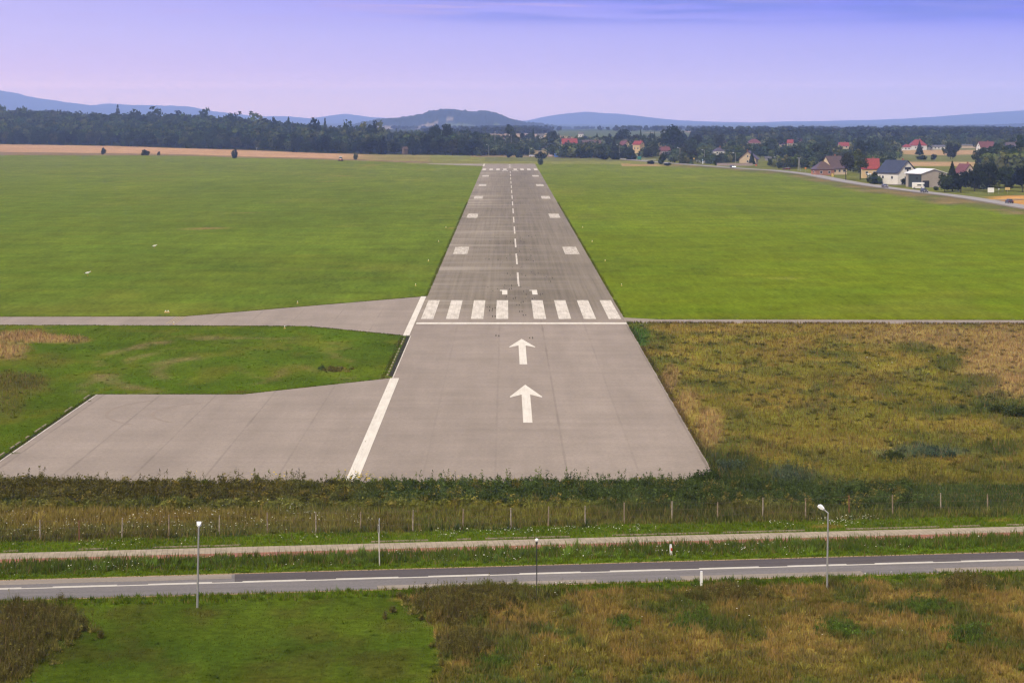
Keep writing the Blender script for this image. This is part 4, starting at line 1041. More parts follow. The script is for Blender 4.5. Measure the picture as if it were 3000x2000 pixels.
fill(52, 1700, 2060, 1400, 1950, 8, 14, KB, "dark garden tree in the village right of the runway axis", "garden trees of the middle village")
fill(60, 2060, 2420, 1250, 2100, 7, 13, KB, "green tree in the thicket behind the bend of the far road", "trees in the thicket behind the road bend")
fill(44, 2400, 3040, 1020, 2100, 6, 12, KB, "dark tree in the gardens and fields behind the roadside houses", "trees behind the roadside houses")
fill(16, 1700, 1960, 1370, 1420, 6, 10, ['broad', 'bush'], "dense low tree behind the hedge row beyond the right field", "low trees behind the hedge row")
# first rows of the big wood on the left
x = -40
while x < 1400:
    fe = np.interp(x, FOREST_PX, FOREST_D)
    for row in (0, 1):
        Y = fe + 6 + row * 26 + random.uniform(-5, 6); px = x + random.uniform(-8, 8) + row * 14
        h = random.uniform(8.5, 13.5) + row * 1.5; X = X_at(px, Y)
        if not blocked(X, Y, h, h * .8): place_tree(random.choice(['broad', 'broad', 'tall', 'bush']), X, Y, h, h * random.uniform(.7, .95), "dark leafy tree in the front rows of the long wood behind the stubble field", "tree", "front trees of the wood behind the stubble field")
    x += random.uniform(24, 33)

# the wood behind them: one mass
def mass(name, pts, base_n, ls, seed, tone=1.0):
    """pts: X, Y, h, w, kind"""
    rng = np.random.default_rng(seed); tv, tcol = [], []
    lib = [crown_broad(rng, 12, 10, base_n, ls, .08, 10, GREENS[i % 6]) for i in range(7)] + [crown_conifer(rng, 12, 6, base_n, ls, col=(.03, .042, .024)) for _ in range(3)]
    for (X, Y, h, w_, kd) in pts:
        v_, c_ = lib[rng.integers(0, 7) if kd == 0 else rng.integers(7, 10)]; a = rng.uniform(0, 6.28); ca, sa = math.cos(a), math.sin(a)
        sx = w_ / (10 if kd == 0 else 6); sz = h / 12
        p = np.empty_like(v_); p[:, 0] = (v_[:, 0] * ca - v_[:, 1] * sa) * sx + X; p[:, 1] = (v_[:, 0] * sa + v_[:, 1] * ca) * sx + Y; p[:, 2] = v_[:, 2] * sz + tz(X, Y)
        tv.append(p.astype(np.float32)); t_ = tone * rng.uniform(.55, 1.6); hue = rng.uniform(.85, 1.2); tcol.append((c_ * t_ * np.array([hue, 1, 1 / hue])).astype(np.float32))
    o = np_obj(name, np.concatenate(tv), np.arange(sum(len(q) for q in tv)).reshape(-1, 3), M_LEAF, None, np.concatenate(tcol)); tag(o, kind="stuff"); return o
pts = []
for _ in range(9000):
    px = random.uniform(-260, 1430); dd = random.random() ** 1.15 * 760; fe = float(np.interp(px, FOREST_PX, FOREST_D)); Y = fe + 45 + dd
    if px > 950: 
        if dd > 760 - (px - 950) * .9: continue
    X = X_at(px, Y); kd = 1 if random.random() < (.28 if dd > 450 else .07) else 0
    grow = .62 + 1.1 * float(fbm(X / 38, Y / 60, 5, 3)) * (1 if px < 800 else .75)
    h = random.uniform(9, 14) * grow; w_ = h * (random.uniform(.6, .85) if kd == 0 else .42)
    if random.random() < .35: continue
    if 1005 < px < 1040 and dd < 420 or 1120 < px < 1168 and dd < 380 or 1178 < px < 1195 and dd < 60: h *= .45
    pts.append((X, Y, h, w_, kd))
for _ in range(150):
    px = random.uniform(-100, 1400); fe = float(np.interp(px, FOREST_PX, FOREST_D)); Y = fe + random.uniform(60, 700 if px < 900 else 350); X = X_at(px, Y); h = random.uniform(14, 19) * (1 if px < 850 else .8)
    if not blocked(X, Y, h, h): pts.append((X, Y, h, h * random.uniform(.75, 1.1), 0))
# tall standouts on the skyline of the wood
for (px, top, wp) in ((0, 308, 30), (62, 312, 28), (345, 310, 22), (400, 322, 34), (455, 316, 34), (510, 324, 40), (545, 332, 34), (600, 315, 32), (760, 336, 26), (800, 344, 24), (845, 346, 22), (920, 348, 30), (952, 350, 20), (1015, 352, 26), (1092, 353, 30), (1118, 356, 26), (1062, 360, 26), (690, 330, 34), (740, 329, 30)):
    fe = float(np.interp(px, FOREST_PX, FOREST_D)); Y = fe + (560 if px < 800 else 300); X = X_at(px, Y); h = Z_at(top - 3, Y) - tz(X, Y)
    pts.append((X, Y, h, wp * 1.35 * Y / F, 1 if px in (345, 952, 845) else 0))
print("forest", len(pts)); mass("woodland", pts, 150, 1.15, 3)
# thickets that knit the village together
pts = []
def thicket(n, px0, px1, y0, y1, h0, h1):
    for _ in range(n):
        px = random.uniform(px0, px1); Y = random.uniform(y0, y1); X = X_at(px, Y)
        if fbm(X / 40., Y / 90., 131) < .40: continue
        h = random.uniform(h0, h1); w_ = h * random.uniform(.7, 1.2)
        if not blocked(X, Y, h, w_): pts.append((X, Y, h, w_, 1 if random.random() < .08 else 0))
thicket(460, 1390, 1740, 1540, 1950, 5, 10); thicket(520, 1690, 2080, 1400, 1950, 5, 10); thicket(900, 2060, 2470, 1230, 2200, 5, 11); thicket(500, 2440, 3060, 1450, 2300, 5, 11)
thicket(420, 1615, 1945, 1395, 1500, 3.5, 9.5); thicket(260, 2212, 2400, 1115, 1330, 3.5, 7.5); thicket(170, 1955, 2175, 1225, 1400, 2.5, 6.5); thicket(240, 2440, 2640, 1010, 1420, 2.5, 6.5)
thicket(110, 2775, 3060, 800, 850, 5, 10); thicket(160, 2855, 3060, 1000, 1180, 7, 13); thicket(150, 1400, 1560, 1460, 1540, 4, 8); thicket(60, 2545, 2590, 880, 930, 2, 4)
print("thicket", len(pts)); mass("village_thicket", pts, 130, 1.1, 8, 1.45)
# far woods over the plain
pts = []
for _ in range(14000):
    px = random.uniform(1150, 3150); Y = 2150 + random.random() ** 1.5 * 5600; X = X_at(px, Y); rt = px > 2040 + 200 * (fbm(Y / 300., 2.0, 3) - .5)
    f_ = fbm(X / 240., Y / 620., 61)
    if rt:
        if f_ < min(.30 + max(0, Y - 2350) / 1100 * .30, .72) + .10 * (fbm(X / 90., Y / 150., 67) - .5): continue
    elif Y < 3000 or f_ < min(.60 + (Y - 3000) / 3000 * .14, .76): continue
    if px < 1420 and Y < 2600: continue
    h = random.uniform(6, 12) * (1 if Y < 3000 else .85); pts.append((X, Y, h, h * random.uniform(.8, 1.4), 0))
print("far woods", len(pts)); mass("distant_woods", pts, 40, 2.3, 4)

# ------------------------------------------------------------------ hills
def hill_mat():
    m, nt, out = new_mat("wooded hill")
    a = N(nt, "ShaderNodeAttribute", attribute_name="Col").outputs["Color"]
    pos = N(nt, "ShaderNodeNewGeometry").outputs["Position"]
    f = math_(nt, 'MULTIPLY', mapr(nt, noise(nt, pos, .04, 6, .7), .3, .7, .55, 1.45), mapr(nt, noise(nt, pos, .006, 4), .3, .7, .8, 1.2))
    bsdf(nt, out, scalecol(nt, a, f), 1, .05); return m
M_HILL = hill_mat()
def hill(name, prof, Y, depth, rough, fields=False, seed=1, low=-60):
    P = np.array(prof, float); n = int((P[-1, 0] - P[0, 0]) / 2.2); px = np.linspace(P[0, 0], P[-1, 0], n)
    k = np.array([.25, .5, .25]); top = np.interp(px, P[:, 0], P[:, 1])
    for _ in range(10): top = np.convolve(np.pad(top, 1, 'edge'), k, 'valid')
    X = X_at(px, Y); ztop = Z_at(top, Y); rows = 34; V = []; Cc = []
    for j in range(rows):
        t = j / (rows - 1) * 1.35; yy = Y - depth + depth * t
        s = np.sin(np.clip(t, 0, 1) * np.pi / 2) ** 1.25 if t <= 1 else 1 - .35 * (t - 1)
        z = low + (ztop - low) * s
        bump = (fbm(X / (13 * Y / 6000), np.full(n, yy / (22.)), seed, 3) - .4) * rough * min(1, t * 2)
        V.append(np.stack([X * (yy / Y) * 1.0 + CX * (1 - yy / Y), np.full(n, yy), z + bump], 1))
        c = np.repeat(np.array([[.013, .020, .010]]), n, 0)
        if fields:
            zz = (z - low) / (ztop - low)
            fl_ = (zz < .72) & (zz > .1) & (fbm(px / 110. + 3, zz * 9, 19) > .63); c[fl_] = np.array([.24, .18, .12])
            gr = (zz < .6) & (fbm(px / 70. + 9, zz * 8, 29) > .6); c[gr] = np.array([.11, .13, .05])
        Cc.append(c)
    V = np.concatenate(V); idx = np.arange(n * rows).reshape(rows, n)
    Fq = np.stack([idx[:-1, :-1].ravel(), idx[:-1, 1:].ravel(), idx[1:, 1:].ravel(), idx[1:, :-1].ravel()], 1)
    o = np_obj(name, V, Fq, M_HILL, None, np.concatenate(Cc), smooth=not fields); tag(o, kind="structure"); return o
hill("hill_ridge", [(-600, 262), (-200, 258), (0, 267), (54, 276), (89, 285), (166, 297), (230, 306), (274, 312), (330, 320), (420, 332)], 16500, 2600, 16, seed=2)
hill("hill_ridge", [(150, 322), (230, 313), (274, 309), (322, 303.6), (367, 308), (430, 309.5), (497, 311), (552, 313), (600, 323), (638, 329), (720, 338), (780, 345)], 17200, 2200, 13, seed=3)
hill("hill_ridge", [(640, 350), (740, 343), (798, 341), (846, 341.5), (909, 348), (957, 341), (1011, 333.5), (1053, 339), (1085, 344), (1158, 349), (1260, 356)], 18300, 2000, 9, seed=4)
hill("hill", [(1020, 372), (1060, 362), (1110, 354), (1165, 347), (1196, 344), (1240, 337), (1256, 329), (1290, 325), (1317, 320.5), (1340, 325), (1388, 330), (1420, 329), (1461, 334), (1474, 345), (1500, 352), (1520, 357), (1553, 362), (1617, 371), (1700, 380)], 7200, 1300, 20, True, seed=5)
hill("hill_ridge", [(1380, 366), (1510, 357), (1548, 353.5), (1604, 341), (1655, 333.6), (1719, 328), (1770, 332.6), (1808, 333.6), (1885, 342), (1948, 349.5), (2000, 354), (2090, 358), (2257, 360.5), (2400, 363)], 17500, 2400, 8, seed=6)
hill("hill_ridge", [(2000, 366), (2200, 361), (2308, 357), (2400, 356), (2478, 354), (2568, 352), (2657, 348), (2746, 342.5), (2836, 335), (3000, 324), (3250, 312), (3500, 322)], 18500, 2600, 8, seed=7)
hill("hill_ridge", [(2300, 388), (2450, 381), (2600, 376), (2760, 371), (2900, 368), (3050, 362), (3300, 355)], 9500, 1300, 12, True, seed=9, low=-40)

# mast on the left hill
X = X_at(322, 17150); zb = Z_at(305, 17150); M_MAST = simple("mast steel", (.25, .22, .22))
b = MB(); b.tube((0, 0, -6), (0, 0, 30), 1.5, 1.1, 8); b.build("mast_tower", M_MAST); mt = bpy.data.objects["mast_tower"]; mt.name = "radio_mast"; mt.location = (X, 17150, zb); mt.scale = (1.6, 1.6, 1.55)
tag(mt, "thin radio mast standing alone on the crest of the blue left hill", "mast")
b = MB(); b.tube((0, 0, 30), (0, 0, 40), .6, .35, 8); b.build("antenna", M_MAST, mt)

# ------------------------------------------------------------------ houses
WALLS = {k: simple("render " + k, c, .9, amt=.08, scale=.6) for k, c in dict(white=(.66, .62, .58), cream=(.58, .46, .32), yellow=(.60, .44, .24), dusk=(.15, .11, .10), pink=(.34, .25, .22), grey=(.34, .31, .29), beige=(.36, .31, .27), brick=(.34, .17, .12)).items()}
def roof_mat(name, col):
    m, nt, out = new_mat("roof " + name)
    tc = N(nt, "ShaderNodeTexCoord").outputs["Object"]
    wv = N(nt, "ShaderNodeTexWave", wave_type='BANDS', bands_direction='Z'); wv.inputs["Scale"].default_value = 1.2; L(nt, tc, wv.inputs["Vector"])
    f = math_(nt, 'MULTIPLY', mapr(nt, wv.outputs["Fac"], 0, 1, .88, 1.06), mapr(nt, noise(nt, tc, .8, 5), .3, .7, .8, 1.2))
    rgb = N(nt, "ShaderNodeRGB"); rgb.outputs[0].default_value = tuple(col) + (1,)
    bsdf(nt, out, scalecol(nt, rgb.outputs[0], f), .75, .3); return m
ROOFS = {k: roof_mat(k, c) for k, c in dict(red=(.25, .045, .042), dullred=(.15, .050, .050), brown=(.10, .062, .055), purple=(.085, .065, .085), blue=(.040, .046, .072), white=(.78, .75, .72), grey=(.13, .12, .12)).items()}
M_GLASS = simple("dark window", (.03, .03, .035), .25, spec=.6)
M_FRAME = simple("white frame", (.7, .68, .65), .6)
M_DARK = simple("dark opening", (.028, .028, .03), .9)
M_BRICK = simple("chimney brick", (.30, .14, .10), .9)
HOUSES = []
def house(px, Y, w_, d_, he, hr, yaw, wall, roof, label, hip=False, wins=(2, 1), chim=True, zo=0.0, cat="house", name="house", off=.45):
    X = X_at(px, Y); root = empty(name, (X, Y, tz(X, Y) + zo), yaw, label, cat); hw, hd = w_ / 2, d_ / 2
    b = MB()    # walls with gables at +-x, ridge along x
    if hip: b.box((0, 0, he / 2 - .25), (w_, d_, he + .5))
    else:
        b.add([(-hw, -hd, -.5), (-hw, hd, -.5), (-hw, hd, he), (-hw, 0, he + hr), (-hw, -hd, he), (hw, -hd, -.5), (hw, hd, -.5), (hw, hd, he), (hw, 0, he + hr), (hw, -hd, he)],
              [(0, 4, 3, 2, 1), (5, 6, 7, 8, 9), (0, 5, 9, 4), (1, 2, 7, 6)])
    b.build("wall", WALLS[wall], root)
    b = MB(); t = .22; ox = off; sl_ = hr / hd; oy = off
    if hip:
        rl = max(.3, hw - hd * .9)
        b.add([(-hw - ox, -hd - oy, he), (hw + ox, -hd - oy, he), (hw + ox, hd + oy, he), (-hw - ox, hd + oy, he), (-rl, 0, he + hr), (rl, 0, he + hr)], [(0, 1, 5, 4), (1, 2, 5), (2, 3, 4, 5), (3, 0, 4), (3, 2, 1, 0)])
    else:
        for s in (-1, 1):
            e = [(-hw - ox, s * (hd + oy), he - sl_ * oy + .03), (hw + ox, s * (hd + oy), he - sl_ * oy + .03), (hw + ox, 0, he + hr + .03), (-hw - ox, 0, he + hr + .03)]
            top_ = [(x, y, z + t) for x, y, z in e]; q = e + top_
            f_ = [(0, 1, 2, 3), (7, 6, 5, 4), (0, 4, 5, 1), (1, 5, 6, 2), (2, 6, 7, 3), (3, 7, 4, 0)]
            b.add(q, f_ if s < 0 else [tuple(reversed(k)) for k in f_])
    rf = b.build("roof", ROOFS[roof], root)
    if chim: MB().box((w_ * .18, d_ * .12, he + hr + .1), (.6, .6, 1.9)).build("chimney", M_BRICK, rf)
    nf, nr = wins
    def win(c, sx, sy, sz):
        wn_ = MB().box(c, (sx, sy, sz)).build("window", M_FRAME, root)
        gx_ = sx - .2 if sx > sy else sx + .05; gy_ = sy + .05 if sx > sy else sy - .2
        MB().box(c, (gx_, gy_, sz - .2)).build("pane", M_GLASS, wn_)
    for i in range(nf): win(((i - (nf - 1) / 2) * w_ / max(nf, 1) * .9, -hd - .03, he * .55), 1.3, .08, 1.3)
    for i in range(nr):
        for s in (-1, 1): win((s * (hw + .03), (i - (nr - 1) / 2) * d_ / (nr + .2), he * .55), .08, 1.2, 1.3)
    if not hip and nr:
        for s in (-1, 1): win((s * (hw + .03), 0, he + hr * .32), .08, 1.0, 1.1)
    HOUSES.append(root); return root
house(1480, 1750, 9, 7.5, 5.2, 3.6, R(100), 'cream', 'grey', "tall pale gabled house among trees left of the runway axis", chim=True)
house(1540, 1760, 8, 6, 3.2, 2.2, R(20), 'pink', 'dullred', "low pinkish house with faded roof between dark trees beyond the runway")
house(1668, 1705, 12, 8, 4.0, 5.0, R(8), 'cream', 'red', "house with a big bright red roof above the trees beyond the runway")
house(1600, 1765, 9, 7, 3.2, 2.8, R(-10), 'cream', 'dullred', "house with a small red-brown roof left of the big red roof")
house(1733, 1705, 15, 8, 3.6, 4.2, R(-6), 'white', 'brown', "long brown-roofed house with a white gable right of the big red roof")
house(1829, 1655, 6.5, 6.5, 4.6, 3.2, R(-52), 'yellow', 'dullred', "small yellow house with gable to the right and orange-red roof")
house(1871, 1565, 6.2, 6.5, 6.6, 2.4, R(-35), 'yellow', 'red', "tall yellow house with bright red roof above the green bin")
house(1946, 1500, 7, 6, 3.2, 2.4, R(12), 'pink', 'dullred', "low house with pinkish roof half hidden under the huge tree")
house(2105, 1500, 7, 7, 2.8, 2.6, R(5), 'white', 'purple', "small white house with a grey-purple hipped roof and two windows", hip=True)
house(2121, 1810, 3.2, 5, 3.4, 2.2, R(0), 'pink', 'dullred', "tiny pale house with red roof beside the round green tree")
house(2194, 1215, 10, 9.5, 3.6, 4.2, R(75), 'cream', 'brown', "brown-roofed house with cream gable behind the dark spruce", off=.7)
house(2209, 1905, 11.5, 8, 3.0, 3.4, R(4), 'cream', 'dullred', "house with a dull red hipped roof above the thicket", hip=True, chim=False)
house(2291, 1860, 4.6, 4, 2.4, .8, 0, 'cream', 'dullred', "low orangey shed at the edge of the thicket", chim=False, wins=(1, 0), name="shed", cat="shed")
house(2316, 1905, 5, 6, 3.0, 2.6, R(-20), 'cream', 'red', "small red-roofed house right of the orange shed")
house(2343, 2010, 3.4, 4, 3.4, 2.0, 0, 'cream', 'dullred', "tiny red roof just showing between dark trees above the road pole")
house(2410, 1010, 9, 8, 2.8, 3.8, R(10), 'brick', 'brown', "low brown hipped annex with red brick walls beside the long brown-roofed house", hip=True, chim=False)
house(2442, 1022, 9, 9.5, 3.4, 5.4, R(28), 'cream', 'brown', "large brown-roofed house half hidden behind bare-stemmed trees", wins=(3, 2))
house(2549, 965, 7.6, 7.2, 4.6, 4.2, R(-6), 'yellow', 'red', "yellow house with bright red roof and a roof window")
wh = house(2628, 885, 13.5, 10, 5.2, 4.6, R(-62), 'white', 'blue', "white house with dark blue roof and dark T-shaped gable window", wins=(2, 0), off=.6)
house(2826, 905, 6, 6.2, 4.4, 3.4, R(-60), 'cream', 'dullred', "small house with steep dull red roof behind the spruce")
house(2688, 1705, 13, 9, 3.6, 4.8, R(6), 'white', 'red', "white villa with a large hipped red roof beyond the stubble", hip=True)
house(2655, 1690, 6, 6, 2.6, 2.4, R(6), 'white', 'red', "small red-roofed wing at the left of the large red villa", hip=True, chim=False)
house(2743, 1720, 13, 5, 2.6, .9, R(3), 'white', 'grey', "long low white barn right of the red villa", chim=False, wins=(4, 0), name="barn", cat="barn")
house(2840, 1790, 13, 4, 2.4, .7, R(0), 'cream', 'grey', "long pale low building behind the dark round tree", chim=False, wins=(0, 0), name="barn", cat="barn")
house(2888, 1605, 12, 8, 3.6, 4.4, R(14), 'white', 'dullred', "red-roofed house with white dormers above the back grove")
house(2969, 1505, 10.5, 8, 3.6, 5.2, R(-8), 'white', 'purple', "house with a purple-brown roof above the back grove at far right")
house(2471, 1760, 8, 6, 2.6, 2.6, R(5), 'cream', 'red', "small orange-red roof alone in the trees behind the brown-roofed house")
house(1023, 1900, 4.8, 5, 3.0, 2.4, R(30), 'cream', 'grey', "small cream house peeping out of the wood on the left")
house(1144, 1905, 11, 5, 1.9, .5, 0, 'white', 'white', "long low white shed roof in the wood left of the runway axis", chim=False, wins=(0, 0), name="shed", cat="shed")
house(1186, 1530, 2.6, 6, 3.6, 1.6, R(20), 'dusk', 'brown', "dull pinkish hut end between the dark trees left of the runway end", chim=False, wins=(0, 0), name="hut", cat="hut")
house(1583, 2350, 6, 5, 4.5, 2.2, R(10), 'white', 'grey', "tiny white far house under the near hill", wins=(1, 0), chim=False)
house(1702, 2600, 6, 5, 4.5, 2.0, R(-10), 'white', 'grey', "tiny white far house on the hazy plain beyond the red roof", wins=(1, 0), chim=False)
house(2250, 1320, 3.4, 2.6, 1.7, .5, 0, 'grey', 'grey', "small pale greenhouse right of the brown-roofed house with cream gable", chim=False, wins=(1, 0), name="greenhouse", cat="greenhouse")
# the white house's gable window: T shaped, and the ribbon window below
X0 = 13.5 / 2
for nm, (c_, s_) in {'a': ((X0 + .05, .3, 6.7), (.1, 3.2, 1.0)), 'b': ((X0 + .05, .2, 5.75), (.1, .8, .9)), 'c': ((X0 + .05, .5, 2.6), (.1, 3.8, 1.3))}.items():
    MB().box(c_, s_).build("window", M_GLASS, wh)
# the shed with white roof
def shed():
    Y = 842; root = empty("warehouse", (X_at(2722, Y), Y + 6, 0), R(25), "large grey-beige shed with white low-pitched roof and dark doors beside the white house", "shed")
    w_, d_, he, hr = 12.4, 10.5, 5.5, 1.7; hw, hd = w_ / 2, d_ / 2
    b = MB(); b.add([(-hw, -hd, -.3), (hw, -hd, -.3), (hw, -hd, he), (0, -hd, he + hr), (-hw, -hd, he), (-hw, hd, -.3), (hw, hd, -.3), (hw, hd, he), (0, hd, he + hr), (-hw, hd, he)], [(0, 1, 2, 3, 4), (9, 8, 7, 6, 5), (0, 4, 9, 5), (1, 6, 7, 2)])
    b.build("wall", WALLS['beige'], root)
    b = MB()
    for s in (-1, 1):
        e = [(s * (hw + .5), -hd - .4, he - .12 + .02), (s * (hw + .5), hd + .4, he - .12 + .02), (0, hd + .4, he + hr + .02), (0, -hd - .4, he + hr + .02)]
        q = e + [(x, y, z + .25) for x, y, z in e]; f_ = [(0, 1, 2, 3), (7, 6, 5, 4), (0, 4, 5, 1), (1, 5, 6, 2), (2, 6, 7, 3), (3, 7, 4, 0)]
        b.add(q, f_ if s > 0 else [tuple(reversed(k)) for k in f_])
    b.build("roof", ROOFS['white'], root)
    MB().box((-hw + 2.2, -hd - .04, 1.3), (3.2, .12, 2.9)).build("door", M_DARK, root)
    MB().box((-hw - .04, -1.0, 2.6), (.12, 8.6, 5.0)).build("side_door", simple("dark green cladding", (.045, .055, .055)), root)
    MB().box((-hw - .1, -2.5, 3.7), (.1, 1.4, 1.0)).build("window", M_GLASS, root)
shed()

# ------------------------------------------------------------------ vehicles
M_TYRE = simple("tyre", (.02, .02, .02), .9); M_RIM = simple("rim", (.35, .35, .36), .4, .6)
M_HEAD = simple("lamp glass", (.7, .7, .66), .2); M_TAIL = simple("tail lamp", (.4, .02, .015), .3)
M_LAMPON = emit("lit headlamp", (1.0, .95, .85), 6.0)
def car(x, y, rz, paint, label, lit=False, z=.26):
    root = empty("car", (x, y, z), rz, label, "car", None)
    prof = [(-2.1, .35), (-2.15, .75), (-2.05, .95), (-1.35, 1.0), (1.0, 1.0), (1.95, .82), (2.12, .65), (2.12, .35)]
    b = MB(); b.side(prof, -.85, .85)
    b.add([(-1.75, -.76, .98), (1.05, -.76, .98), (.35, -.6, 1.46), (-1.15, -.6, 1.46), (-1.75, .76, .98), (1.05, .76, .98), (.35, .6, 1.46), (-1.15, .6, 1.46)], [(0, 1, 2, 3), (7, 6, 5, 4), (0, 3, 7, 4), (1, 5, 6, 2), (3, 2, 6, 7)])
    b.build("body", paint, root)
    g_ = MB()
    for s in (-1, 1): g_.add([(-1.5, s * .755, 1.03), (.9, s * .755, 1.03), (.35, s * .635, 1.40), (-1.08, s * .635, 1.40)], [(0, 1, 2, 3) if s < 0 else (3, 2, 1, 0)])
    g_.add([(1.035, -.68, 1.02), (1.035, .68, 1.02), (.44, .55, 1.42), (.44, -.55, 1.42)], [(0, 1, 2, 3)]); g_.add([(-1.735, .68, 1.02), (-1.735, -.68, 1.02), (-1.24, -.55, 1.42), (-1.24, .55, 1.42)], [(0, 1, 2, 3)])
    g_.build("window", M_GLASS, root)
    for sx in (-1.3, 1.32):
        for s in (-1, 1):
            wh_ = MB().tube((sx, s * .9, .32), (sx, s * .68, .32), .32, .32, 14).build("wheel", M_TYRE, root); MB().tube((sx, s * .91, .32), (sx, s * .9, .32), .19, .19, 10).build("rim", M_RIM, wh_)
    for s in (-1, 1):
        MB().box((2.12, s * .6, .68), (.06, .36, .17) if not lit else (.08, .42, .26)).build("headlight", M_LAMPON if lit else M_HEAD, root)
        MB().box((-2.13, s * .62, .78), (.06, .34, .2)).build("tail_light", M_TAIL, root)
    return root
def on_r2(px, lane_, away=True):
    best = min(range(len(R2) - 1), key=lambda i: abs(proj(*R2[i])[0] - px)); (x0, y0), (x1, y1) = R2[max(best - 1, 0)], R2[best + 1]
    a = math.atan2(y1 - y0, x1 - x0); x, y = R2[best]; return x + math.sin(a) * lane_, y - math.cos(a) * lane_, a if away else a + math.pi
SILV = simple("silver paint", (.30, .29, .29), .35, .5, .03); DKP = simple("dark paint", (.05, .045, .05), .3, .2, .03); DKR = simple("dark red paint", (.10, .02, .02), .3, .1, .03)
x, y, a = on_r2(2609, -1.5, False); car(x, y, a, simple("brownish silver paint", (.11, .085, .08), .5, .1, .03), "silver-brown car on the far road in front of the white house")
x, y, a = on_r2(2717, -1.5, False); car(x, y, a, simple("grey paint", (.06, .06, .065), .5, .1, .03), "dark grey car on the far road in front of the shed")
x, y, a = on_r2(2942, 1.5, True); car(x, y, a, DKP, "dark car seen from behind with red tail lights beside the orange field")
x, y, a = on_r2(2157, -1.5, False); car(x, y, a, DKP, "oncoming car with both headlights shining at the road bend", True)
x_, y_ = X_at(2304, 1100), 1100; car(x_, y_, R(170), DKR, "dark red car parked left of the twin concrete pole", False, 0)
for (px, Y, lab, col) in ((1651, 1440, "white car parked right of the blue hut, left one", (.6, .6, .58)), (1671, 1440, "pale car parked right of the blue hut, right one", (.5, .5, .52)), (1559, 1432, "white car left of the domed bush behind the runway end", (.6, .58, .56)), (1614, 1440, "reddish-white car left of the blue hut", (.5, .36, .33))):
    car(X_at(px, Y), Y, R(random.uniform(-15, 15)), simple("car paint", col, .4, .1, .03), lab, False, tz(X_at(px, Y), Y))
# camper van
def camper():
    Y = 826; root = empty("camper_van", (X_at(2690, Y), Y, .0), R(-20), "white camper van parked before the dark door of the grey shed", "camper van")
    MB().side([(-2.2, .35), (-2.25, 2.5), (2.35, 2.6), (2.4, 1.9), (1.7, 1.65), (2.2, 1.15), (2.4, .9), (2.4, .35)], -1.05, 1.05).build("body", simple("camper white", (.72, .69, .66), .5, 0, .04), root)
    MB().box((.6, -1.07, 1.55), (1.6, .06, .5)).build("window", M_GLASS, root)
    MB().box((.3, -1.07, .95), (3.6, .05, .12)).build("stripe", simple("tan stripe", (.4, .28, .2)), root)
    for sx in (-1.4, 1.5):
        for s in (-1, 1):
            w_ = MB().tube((sx, s * 1.08, .34), (sx, s * .85, .34), .34, .34, 12).build("wheel", M_TYRE, root); MB().tube((sx, s * 1.09, .34), (sx, s * 1.08, .34), .18, .18, 10).build("rim", M_RIM, w_)
camper()
# tractor mower on the field edge
def tractor():
    Y = Y_of(472); root = empty("tractor", (X_at(999, Y), Y, 0), R(80), "small orange tractor with white cab mowing at the left field edge", "tractor")
    MB().box((.9, 0, 1.1), (1.7, .9, .8), taper=.9).box((-.3, 0, .85), (2.4, 1.0, .5)).build("body", simple("orange paint", (.62, .17, .05), .5), root)
    c_ = MB().box((-.6, 0, 2.05), (1.5, 1.5, 1.5), taper=.88).build("cab", simple("cab white", (.66, .62, .58), .6), root)
    MB().box((-.6, 0, 2.95), (1.6, 1.55, .18)).build("roof", simple("cab roof", (.6, .56, .52)), root)
    MB().box((-.6, 0, 2.1), (1.45, 1.56, .7)).build("window", M_GLASS, c_)
    for sx, r_ in ((-.9, .8), (1.2, .5)):
        for s in (-1, 1):
            w_ = MB().tube((sx, s * 1.0, r_), (sx, s * .62, r_), r_, r_, 16).build("wheel", M_TYRE, root); MB().tube((sx, s * 1.02, r_), (sx, s * 1.0, r_), r_ * .5, r_ * .5, 10).build("rim", simple("rim orange", (.5, .2, .05)), w_)
    MB().box((-2.3, 0, .4), (1.1, 2.9, .5), taper=.85).build("mower_deck", simple("mower dark", (.05, .035, .03)), root)
tractor()
# blue hut, green bin and the other little things beyond the runway
def blue_hut():
    Y = Y_of(460); root = empty("hut", (X_at(1634, Y), Y, 0), R(5), "small bright blue flat hut behind the far runway end", "hut")
    MB().box((0, 0, 1.1), (4.4, 2.6, 2.2)).build("wall", simple("blue wall", (.05, .13, .36), .7), root)
    MB().side([(-2.4, 2.2), (-.2, 2.75), (2.4, 2.2)], -1.5, 1.5).build("roof", simple("light blue roof", (.22, .34, .55), .6), root)
    MB().box((.6, -1.32, .95), (.9, .06, 1.9)).build("door", simple("blue door", (.04, .10, .28)), root)
blue_hut()
Y = 1345; root = empty("waste_bin", (X_at(1873, Y), Y, 0), R(20), "green waste container standing at the end of the hedge row", "container")
GRN = simple("green plastic", (.03, .20, .13), .6)
MB().box((0, 0, 1.0), (2.1, 1.5, 1.6)).build("body", GRN, root); MB().box((0, 0, 1.95), (2.2, 1.6, .28), taper=.8).build("lid", GRN, root)
for s in (-1, 1): MB().tube((s * .8, -.5, .2), (s * .8, .5, .2), .2, .2, 10).build("wheel", M_TYRE, root)
